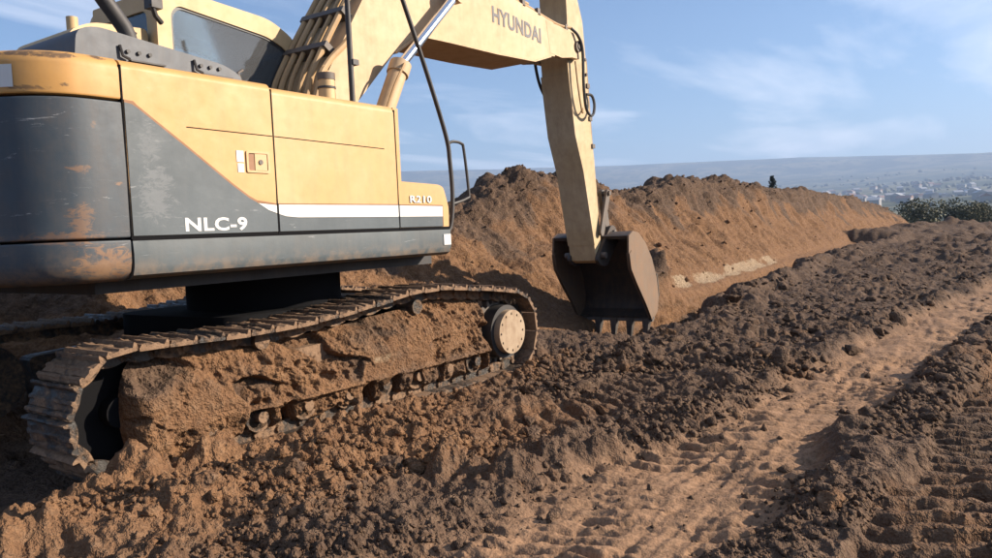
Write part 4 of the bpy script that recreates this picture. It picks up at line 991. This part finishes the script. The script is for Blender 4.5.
# linkage
def link_plate(name, a, b, r, y0, y1, mat, parent):
    a, b = Vector(a), Vector(b); t = (b - a).normalized(); n = Vector((-t.y, t.x)); pts = []
    for k in range(7):
        an = math.pi / 2 + k * math.pi / 6; pts.append(tuple(a + (t * math.cos(an) + n * math.sin(an)) * r))
    for k in range(7):
        an = -math.pi / 2 + k * math.pi / 6; pts.append(tuple(b + (t * math.cos(an) + n * math.sin(an)) * r))
    return prism(name, pts, y0, y1, mat, parent, 'y', 0.006)
for y in (-0.27, 0.235):
    link_plate('side_link', (5.80, 1.30), (6.03, 1.86), 0.055, y, y + 0.035, M_STEEL, EX)
for y in (-0.19, 0.13):
    link_plate('push_link', (6.03, 1.86), (6.16, 1.28), 0.06, y, y + 0.06, M_STEEL, EX)
tube('link_pin', [(6.03, -0.30, 1.86), (6.03, 0.30, 1.86)], 0.035, M_STEEL, EX, 14)

# ---- bucket: thick shell swept across its width, cheeks, ears, teeth
bucket = empty('bucket', (0, 0, 0), EX)
BO = [(5.905, 1.235), (6.05, 1.30), (6.25, 1.27), (6.48, 1.12), (6.70, 0.88), (6.86, 0.58), (6.92, 0.28), (6.86, 0.05), (6.66, -0.055)]     # outer back
BI = [(6.64, -0.01), (6.81, 0.09), (6.865, 0.29), (6.81, 0.56), (6.66, 0.84), (6.45, 1.07), (6.24, 1.21), (6.06, 1.24), (5.93, 1.19)]
prism('bucket_shell', BO + BI, -0.60, 0.60, M_BUCKET, bucket, 'y', 0.006)
CH = BO + [(6.60, -0.03), (6.42, 0.20), (6.10, 0.55), (5.93, 0.76), (5.885, 0.98)]
for y0, y1 in ((-0.625, -0.598), (0.598, 0.625)):
    prism('bucket_cheek', CH, y0, y1, M_CHEEK, bucket, 'y', 0.005)
    e = [(5.885, 0.98), (5.93, 0.76), (6.10, 0.55), (6.42, 0.20), (6.60, -0.03)]
    prism('side_cutter', e + [(x + 0.075, z + 0.045) for x, z in e[::-1]], y0 - 0.012, y1 + 0.012, M_CHEEK, bucket, 'y', 0.004)
prism('wear_strip', [(6.865, 0.62), (6.93, 0.28), (6.945, 0.28), (6.885, 0.63)], -0.63, -0.48, M_STEEL, bucket, 'y', 0.003)
prism('cutting_edge', [(6.68, -0.01), (6.62, -0.075), (6.655, -0.085), (6.74, -0.02)], -0.63, 0.63, M_STEEL, bucket, 'y', 0.003)
for y in (-0.26, 0.19):
    prism('bucket_ear', rpoly([(5.62, 0.92), (5.70, 0.84), (5.92, 0.80), (6.35, 1.18), (6.24, 1.38), (6.10, 1.40), (5.78, 1.08)], 0.07, 4), y, y + 0.05, M_BUCKET, bucket, 'y', 0.006)
tube('bucket_pin', [(5.77, -0.33, 0.97), (5.77, 0.33, 0.97)], 0.045, M_STEEL, bucket, 16)
tube('bucket_pin', [(6.16, -0.30, 1.28), (6.16, 0.30, 1.28)], 0.045, M_STEEL, bucket, 16)
for y in (-0.53, -0.265, 0.0, 0.265, 0.53):
    bm = bmesh.new()
    v = [bm.verts.new(p) for p in [(6.60, y - 0.055, -0.03), (6.60, y + 0.055, -0.03), (6.72, y + 0.055, -0.05), (6.72, y - 0.055, -0.05),
                                   (6.58, y - 0.030, -0.33), (6.58, y + 0.030, -0.33), (6.615, y + 0.030, -0.335), (6.615, y - 0.030, -0.335)]]
    for f in ((0, 1, 2, 3), (4, 7, 6, 5), (0, 4, 5, 1), (1, 5, 6, 2), (2, 6, 7, 3), (3, 7, 4, 0)): bm.faces.new([v[i] for i in f])
    link('bucket_tooth', bm_mesh(bm, 'bucket_tooth', 0.008), M_TOOTH, bucket)

# ------------------------------------------------------------------ loose earth: clods
rng = np.random.default_rng(5)
def ico(sub):
    bm = bmesh.new(); bmesh.ops.create_icosphere(bm, subdivisions=sub, radius=1.0)
    V = np.array([v.co[:] for v in bm.verts]); F = np.array([[v.index for v in f.verts] for f in bm.faces]); bm.free(); return V, F
def clod_shape(sub, seed):
    r = np.random.default_rng(seed)
    if sub == 0:                                          # a crumb: eight uneven facets
        V = np.array([(1, 0, 0), (0, 1, 0), (-1, 0, 0), (0, -1, 0), (0, 0, 1), (0, 0, -1)], float) * r.uniform(0.6, 1.2, (6, 1)) + r.uniform(-0.28, 0.28, (6, 3))
        return V, np.array([(0, 1, 4), (1, 2, 4), (2, 3, 4), (3, 0, 4), (1, 0, 5), (2, 1, 5), (3, 2, 5), (0, 3, 5)])
    V, F = ico(sub)
    d = np.ones(len(V))
    for k in range(12):                                   # chip flat facets off
        n = r.normal(size=3); n /= np.linalg.norm(n); h = r.uniform(0.28, 0.75)
        t = V @ n; V = V - np.outer(np.maximum(0, t - h), n) * 0.9
    V = V * (1 + r.uniform(-0.22, 0.22, (len(V), 1))) if sub < 3 else V * (1 + 0.25 * fbm(V[:, 0] * 1.7 + seed, V[:, 1] * 1.7 + V[:, 2] * 1.3, 3, seed))[:, None]
    V = V * np.array([1.0, r.uniform(0.7, 1.0), r.uniform(0.55, 0.85)])
    return V, F
def ground_z(x, y):
    r = np.hypot(x - PC[0], y - PC[1]); az = np.arctan2(y - CAM.y, x - CAM.x)
    return ground_fields(x, y, r, az)
def clod_cloud(name, pos, size, sub, mat, label, nshape=12, soil=None):
    Vs, Fs, Ss = [], [], []; base = 0
    shapes = [clod_shape(sub, 50 + k) for k in range(nshape)]
    for k, (V0, F0) in enumerate(shapes):
        idx = np.arange(k, len(pos), nshape); m = len(idx)
        if not m: continue
        a, b, c = rng.uniform(0, 6.28, m), rng.uniform(-0.6, 0.6, m), rng.uniform(-0.6, 0.6, m)
        ca, sa = np.cos(a), np.sin(a)
        P = V0[None] * size[idx][:, None, None]
        # tilt a little, then spin
        x, y, z = P[..., 0], P[..., 1], P[..., 2]
        y, z = y * np.cos(b)[:, None] - z * np.sin(b)[:, None], y * np.sin(b)[:, None] + z * np.cos(b)[:, None]
        x, y = x * ca[:, None] - y * sa[:, None], x * sa[:, None] + y * ca[:, None]
        P = np.stack([x, y, z], -1) + pos[idx][:, None, :]
        Vs.append(P.reshape(-1, 3)); Fs.append((F0[None] + (np.arange(m) * len(V0))[:, None, None]).reshape(-1, 3) + base); base += m * len(V0)
        if soil is not None: Ss.append(np.repeat(soil[idx], len(V0)))
    at = None
    if soil is not None:
        at = {'soil': np.concatenate(Ss), 'path': np.zeros(base), 'pale': np.zeros(base), 'far': np.zeros(base)}
    me = np_mesh(name, np.vstack(Vs), np.vstack(Fs), False, at)
    o = link(name, me, mat); tag(o, label, kind='stuff'); return o
def scatter(n, rmin, rmax, smin, smax, half_a=0.85):
    r = np.exp(rng.uniform(math.log(rmin), math.log(rmax), n)); a = YAW + rng.uniform(-half_a, half_a, n)
    x = PC[0] + r * np.cos(a); y = PC[1] + r * np.sin(a)
    z, soil, path = ground_z(x, y)
    yt = Yt(x)
    ln2 = np.abs(y - yP(x) + 1.22) < 0.36
    keep = (rng.uniform(0, 1, n) > path * 0.985) & ~(ln2 & (x < 9) & (rng.uniform(0, 1, n) < 0.93)) & (y < yt - 0.75) & ~((np.abs(x) < 2.35) & (y > -1.36))
    keep &= fbm(x * 0.9, y * 0.9, 2, 171) > rng.uniform(-0.32, 0.30, n)
    s = (smin + (smax - smin) * rng.uniform(0, 1, n) ** 4.0) * np.clip(r / 3.5, 0.8, 2.4)
    return x[keep], y[keep], z[keep], s[keep], soil[keep]
for nm, n, sub, smn, smx, r0, r1, lab in (('soil_crumbs', 100000, 0, 0.005, 0.028, 2.0, 9.0, 'fine crumbs of earth strewn over the near churned ground'),
                                         ('soil_clods', 6500, 2, 0.014, 0.065, 1.9, 16, 'broken clods of earth lying over the near churned ground'),
                                         ('far_soil_clods', 16000, 1, 0.012, 0.042, 8, 34, 'broken clods of earth over the ground beyond the bucket')):
    x, y, z, s, so2 = scatter(n, r0, r1, smn, smx, 0.68)
    clod_cloud(nm, np.stack([x, y, z + 0.02 * s], -1), s, sub, M_SOIL, lab, soil=so2 + rng.uniform(-0.15, 0.15, len(x)))
# crumbs rolled down the face of the heap
hv = np.stack([HX.ravel(), HYd.ravel(), HZd.ravel()], -1)
sel = (HT.ravel() > -0.05) & (HT.ravel() < 1.2) & (HX.ravel() > 2) & (HX.ravel() < 32)
idx = rng.choice(np.nonzero(sel)[0], 9000, replace=False)
idx = idx[rng.uniform(0, 1, len(idx)) < 0.10 + 0.70 * crest.ravel()[idx]]
sz = (0.010 + 0.06 * rng.uniform(0, 1, len(idx)) ** 5) * np.clip(HX.ravel()[idx] / 9, 0.8, 1.5)
clod_cloud('heap_clods', hv[idx] + np.array([0, -0.12, 0.12]) * sz[:, None], sz, 1, M_SOIL, 'clods of earth scattered over the face of the spoil heap', soil=np.clip(soil_h, 0, 1).ravel()[idx])
# the large lumps one can pick out
BIG = [(-2.05, -2.02, 0.105), (-1.62, -2.12, 0.09), (-1.02, -2.25, 0.11), (-0.62, -2.42, 0.10), (-0.30, -2.32, 0.12), (0.05, -2.55, 0.10), (-0.75, -2.62, 0.075), (0.42, -2.28, 0.085), (0.95, -2.62, 0.10),
       (1.35, -2.95, 0.09), (0.12, -4.52, 0.07), (-0.35, -4.50, 0.09), (-0.62, -4.52, 0.08), (2.3, -2.2, 0.11), (2.9, -1.9, 0.12), (3.5, -2.3, 0.11), (4.4, -1.75, 0.14), (5.2, -2.1, 0.13), (6.4, -1.8, 0.16), (7.5, -1.6, 0.17), (4.0, -2.9, 0.10), (5.9, -2.8, 0.13), (8.4, -1.35, 0.18), (9.6, -1.2, 0.17)]
bx = np.array([b[0] for b in BIG]); by = np.array([b[1] for b in BIG]); bz = ground_z(bx, by)[0]
for k, (x, y, s) in enumerate(BIG):
    V0, F0 = clod_shape(4, 900 + k)
    nn = 0.10 * fbm(V0[:, 0] * 2.2 + k, V0[:, 1] * 2.2 + V0[:, 2] * 1.7, 3, 77 + k) + 0.12 * lumps(V0[:, 0] + k * 3, V0[:, 1] + V0[:, 2], 0.45, k, 0.7, 0.3, 0.6)
    V0 = V0 * (1 + nn[:, None]) * s
    o = link('soil_clod', np_mesh('soil_clod', V0, F0, True, {'soil': np.full(len(V0), 0.75 if k % 4 else 0.45), 'path': np.zeros(len(V0)), 'pale': np.zeros(len(V0))}), M_SOIL)
    o.location = (x, y, float(bz[k]) + 0.08 * s); o.rotation_euler = (0, 0, k * 1.3)
    if x < 1.0 and y > -3: lab, grp = 'fist-sized lump of earth on loose soil between the near track and the lane', 'earth lumps beside the track'
    elif y < -4: lab, grp = 'dark lump of earth on the berm at the right of the lane', 'earth lumps on the lane berm'
    else: lab, grp = 'large dark lump of earth on the strip between trench and lane', 'earth lumps beside the trench'
    tag(o, lab, 'earth lump', grp)

# ------------------------------------------------------------------ small things on the far part of the site
def rock(name, loc, size, mat, label, cat, seed, sq=(1, 1, 1)):
    V0, F0 = clod_shape(3, seed); V0 = V0 * np.array(sq) * size
    V0 = V0 * (1 + 0.10 * fbm(V0[:, 0] * 3 / size, V0[:, 1] * 3 / size, 2, seed)[:, None])
    o = link(name, np_mesh(name, V0, F0, False), mat); z = float(ground_z(np.array([loc[0]]), np.array([loc[1]]))[0][0])
    o.location = (loc[0], loc[1], z + 0.3 * size * sq[2]); o.rotation_euler = (0, 0, seed); tag(o, label, cat); return o
M_PALE, _nt, _b = new_mat('pale_stone'); _q = NB(_nt); _n = _q.noise(12, 5, 0.6, _q.coord('Object')); _q.put(_q.mix(_n, (0.42, 0.38, 0.32), (0.68, 0.65, 0.60)), _b.inputs['Base Color']); _b.inputs['Roughness'].default_value = 0.9
rock('pale_stone', (36.2, -2.2), 0.42, M_PALE, 'pale stone lying on dark earth beyond the trench end', 'stone', 3, (1, 0.6, 0.7))
rock('pale_stone', (70.0, 2.5), 0.8, M_PALE, 'small yellowish stone on the farthest bare ground below the bushes', 'stone', 8, (1.3, 0.5, 0.35))

# ------------------------------------------------------------------ trees and bushes at the edge of the site
def leaf_mat(name, a, b_):
    m, nt, b = new_mat(name); q = NB(nt); n = q.noise(1.1, 4, 0.6, q.coord('Object')); q.put(q.mix(q.ramp(n, 0.35, 0.65), a, b_), b.inputs['Base Color'])
    b.inputs['Roughness'].default_value = 0.8; return m
M_LEAF = [leaf_mat('olive_leaf', (0.075, 0.072, 0.034), (0.12, 0.11, 0.052)), leaf_mat('dark_leaf', (0.045, 0.052, 0.028), (0.075, 0.078, 0.040)), leaf_mat('brown_leaf', (0.070, 0.055, 0.028), (0.10, 0.08, 0.04))]
M_CONIF = leaf_mat('conifer_needle', (0.012, 0.020, 0.016), (0.028, 0.038, 0.028))
M_BARK, _nt, _b = new_mat('bark'); _b.inputs['Base Color'].default_value = (0.06, 0.045, 0.03, 1); _b.inputs['Roughness'].default_value = 0.95
def leaf_cloud(name, centres, radii, n, size, seed, mat, parent):
    r = np.random.default_rng(seed); k = r.integers(0, len(centres), n)
    d = r.normal(size=(n, 3)); d /= np.linalg.norm(d, axis=1)[:, None]
    P = np.array(centres)[k] + d * np.array(radii)[k][:, None] * (r.uniform(0.35, 1.05, n) ** 0.6)[:, None] * np.array([1, 1, 0.85])
    u = r.normal(size=(n, 3)); u /= np.linalg.norm(u, axis=1)[:, None]; w = np.cross(u, r.normal(size=(n, 3))); w /= np.linalg.norm(w, axis=1)[:, None]
    s = size * r.uniform(0.5, 1.3, n)[:, None]
    V = np.stack([P - u * s, P + w * s * 0.6, P + u * s, P - w * s * 0.6], 1).reshape(-1, 3)
    return link(name, np_mesh(name, V, np.arange(4 * n).reshape(-1, 4), False), mat, parent)
def bush(x, y, h, wid, seed, mat, label, name='bush', cat='bush', group=None):
    z = float(ground_z(np.array([x]), np.array([y]))[0][0]); r = random.Random(seed)
    T = empty(name, (x, y, z)); tag(T, label, cat, group)
    bm = bmesh.new(); cs, rs = [], []
    for k in range(r.randint(4, 6)):
        a = r.uniform(0, 6.28); L = h * r.uniform(0.45, 0.72); o_ = wid * r.uniform(0.15, 0.42)
        e = (o_ * math.cos(a), o_ * math.sin(a), L); m_ = (e[0] * 0.4, e[1] * 0.4, L * 0.5)
        add_tube(bm, [(0, 0, -0.2), m_, e], [0.07, 0.05, 0.02], 6); cs.append(e); rs.append(h * r.uniform(0.20, 0.32))
        cs.append((e[0] * 1.2 + r.uniform(-.3, .3), e[1] * 1.2 + r.uniform(-.3, .3), L * r.uniform(0.4, 0.7))); rs.append(h * r.uniform(0.18, 0.28))
    link('trunk', bm_mesh(bm, 'trunk'), M_BARK, T)
    leaf_cloud('crown', cs, rs, 2600, 0.022 * h + 0.03, seed, mat, T)
    return T
def polar(px, dist):
    # a compass bearing from the photographer's standing place
    a = math.radians(px); return CAM.x + dist * math.cos(a), CAM.y + dist * math.sin(a)
BU = [(7.9, 104, 2.6, 2.2, 2, 'low brownish bush at the heap end of the bush row'), (6.9, 100, 3.4, 2.6, 1, 'dark bush next to the low brownish one'), (6.0, 108, 5.8, 3.6, 1, 'tallest dark bush of the row on the site edge'),
      (4.9, 106, 5.4, 4.0, 0, 'broad olive bush in the middle of the row on the site edge'), (3.9, 110, 5.2, 3.6, 1, 'dark bush right of the broad olive one'), (2.9, 104, 4.5, 3.4, 0, 'olive bush with a flat top on the site edge'),
      (1.9, 108, 4.2, 3.4, 0, 'olive bush cut by the frame at the far right'), (0.7, 106, 3.4, 3.2, 1, 'dark bush beyond the olive one at the far right')]
for k, (az, d_, h_, w_, mi, lab) in enumerate(BU):
    x, y = polar(az, d_); bush(x, y, h_, w_, 40 + k, M_LEAF[mi], lab, group='bushes along the edge of the site')
# lone conifer behind the heap
x, y = polar(14.55, 74); z = float(ground_z(np.array([x]), np.array([y]))[0][0])
CT = empty('conifer_tree', (x, y, z)); tag(CT, 'small dark conifer whose tip shows over the crest of the heap', 'tree')
H_ = 5.35 - z
bm = bmesh.new(); add_tube(bm, [(0, 0, -0.3), (0, 0, H_ * 0.5), (0, 0, H_ * 0.97)], [0.12, 0.08, 0.01], 8); link('trunk', bm_mesh(bm, 'trunk'), M_BARK, CT)
cs, rs = [], []
r = random.Random(3)
for k in range(46):
    t = 0.15 + 0.85 * k / 46; wq = (1 - t) ** 0.8 * 1.7
    for a in range(3):
        an = r.uniform(0, 6.28); cs.append((wq * 0.6 * math.cos(an), wq * 0.6 * math.sin(an), t * H_ - 0.1)); rs.append(0.10 + wq * 0.42)
leaf_cloud('crown', cs, rs, 2600, 0.085, 4, M_CONIF, CT)

# ------------------------------------------------------------------ valley: woods and houses
rng2 = np.random.default_rng(11)
n = 5200
rv = np.exp(rng2.uniform(math.log(260), math.log(4800), n)); av = np.radians(rng2.uniform(-14, 52, n))
xv = CAM.x + rv * np.cos(av); yv = CAM.y + rv * np.sin(av)
keep = fbm(xv / 420, yv / 420, 3, 201) > 0.02; xv, yv, rv, av = xv[keep], yv[keep], rv[keep], av[keep]
zv = far_height(xv, yv, rv, av)
sv = rng2.uniform(3.5, 8.5, len(xv)) * np.clip(rv / 1500, 0.6, 2.2)
wo = clod_cloud('valley_woods', np.stack([xv, yv, zv + 0.3 * sv], -1), sv, 1, M_LEAF[1], 'dark hazy woods and hedges far down the valley')
M_WALL, _nt, _b = new_mat('pale_render'); _b.inputs['Base Color'].default_value = (0.26, 0.25, 0.24, 1)
M_ROOFS = []
for nm, c in (('white_roof', (0.36, 0.36, 0.36)), ('tile_roof', (0.24, 0.14, 0.10)), ('grey_roof', (0.22, 0.22, 0.23))):
    m, _nt, _b = new_mat(nm); _b.inputs['Base Color'].default_value = (*c, 1); M_ROOFS.append(m)
def house_mesh(w, d, h, rh, mi):
    bm = bmesh.new()
    add_prism(bm, [(-w / 2, -4), (w / 2, -4), (w / 2, h), (-w / 2, h)], -d / 2, d / 2, 'y'); nf = len(bm.faces)
    add_prism(bm, [(-w / 2 - .5, h), (w / 2 + .5, h), (0, h + rh)], -d / 2 - .5, d / 2 + .5, 'y')
    bm.faces.ensure_lookup_table()
    for f in bm.faces[nf:]: f.material_index = 1
    me = bm_mesh(bm, 'house', 0, smooth=False); me.materials.append(M_WALL); me.materials.append(M_ROOFS[mi]); return me
HM = [house_mesh(14, 20, 7, 4, 1), house_mesh(16, 16, 9, 4, 0), house_mesh(12, 24, 6, 3, 2), house_mesh(18, 34, 6, 3, 0)]
SHEDS = [(8.6, 1900, 3), (8.2, 2050, 3), (6.9, 2150, 3), (4.4, 1750, 3), (2.6, 1900, 3), (5.6, 2450, 3), (11.3, 2600, 3)]
hl = []
for k in range(62):
    az = rng2.uniform(0.2, 11.5); d_ = rng2.uniform(1150, 2900); hl.append((az, d_, int(rng2.integers(0, 3))))
for k, (az, d_, t) in enumerate(SHEDS + hl):
    x, y = polar(az, d_); z = float(far_height(np.array([x]), np.array([y]), np.array([d_ + 1.0]), np.array([math.radians(az)]))[0])
    o = bpy.data.objects.new('shed' if t == 3 else 'house', HM[t]); COL.objects.link(o); o.location = (x, y, z + 0.5); o.rotation_euler = (0, 0, rng2.uniform(0, 3.14))
    if t == 3: tag(o, 'long white shed showing as a bright fleck in the hazy valley', 'shed', 'white sheds in the valley')
    else: tag(o, ('small pale house with tiled roof far off in the hazy valley town', 'small white-roofed house far off in the hazy valley town', 'narrow grey-roofed house far off in the hazy valley town')[t], 'house', ('tiled houses in the valley', 'white-roofed houses in the valley', 'grey-roofed houses in the valley')[t])

# ------------------------------------------------------------------ haze
bm = bmesh.new(); add_box(bm, (CAM.x - 7600, CAM.y - 7600, -140), (CAM.x + 7600, CAM.y + 7600, 580))
hz = link('haze', bm_mesh(bm, 'haze', 0, smooth=False), None)
hm = bpy.data.materials.new('haze'); hm.use_nodes = True; hm.node_tree.nodes.clear()
_o = hm.node_tree.nodes.new('ShaderNodeOutputMaterial'); _v = hm.node_tree.nodes.new('ShaderNodeVolumePrincipled')
_v.inputs['Color'].default_value = (0.44, 0.60, 0.90, 1); _v.inputs['Density'].default_value = 0.00019; _v.inputs['Anisotropy'].default_value = 0.1
hm.node_tree.links.new(_v.outputs[0], _o.inputs['Volume'])
hz.data.materials.append(hm)
tag(hz, 'pale blue haze filling the valley air', kind='stuff')
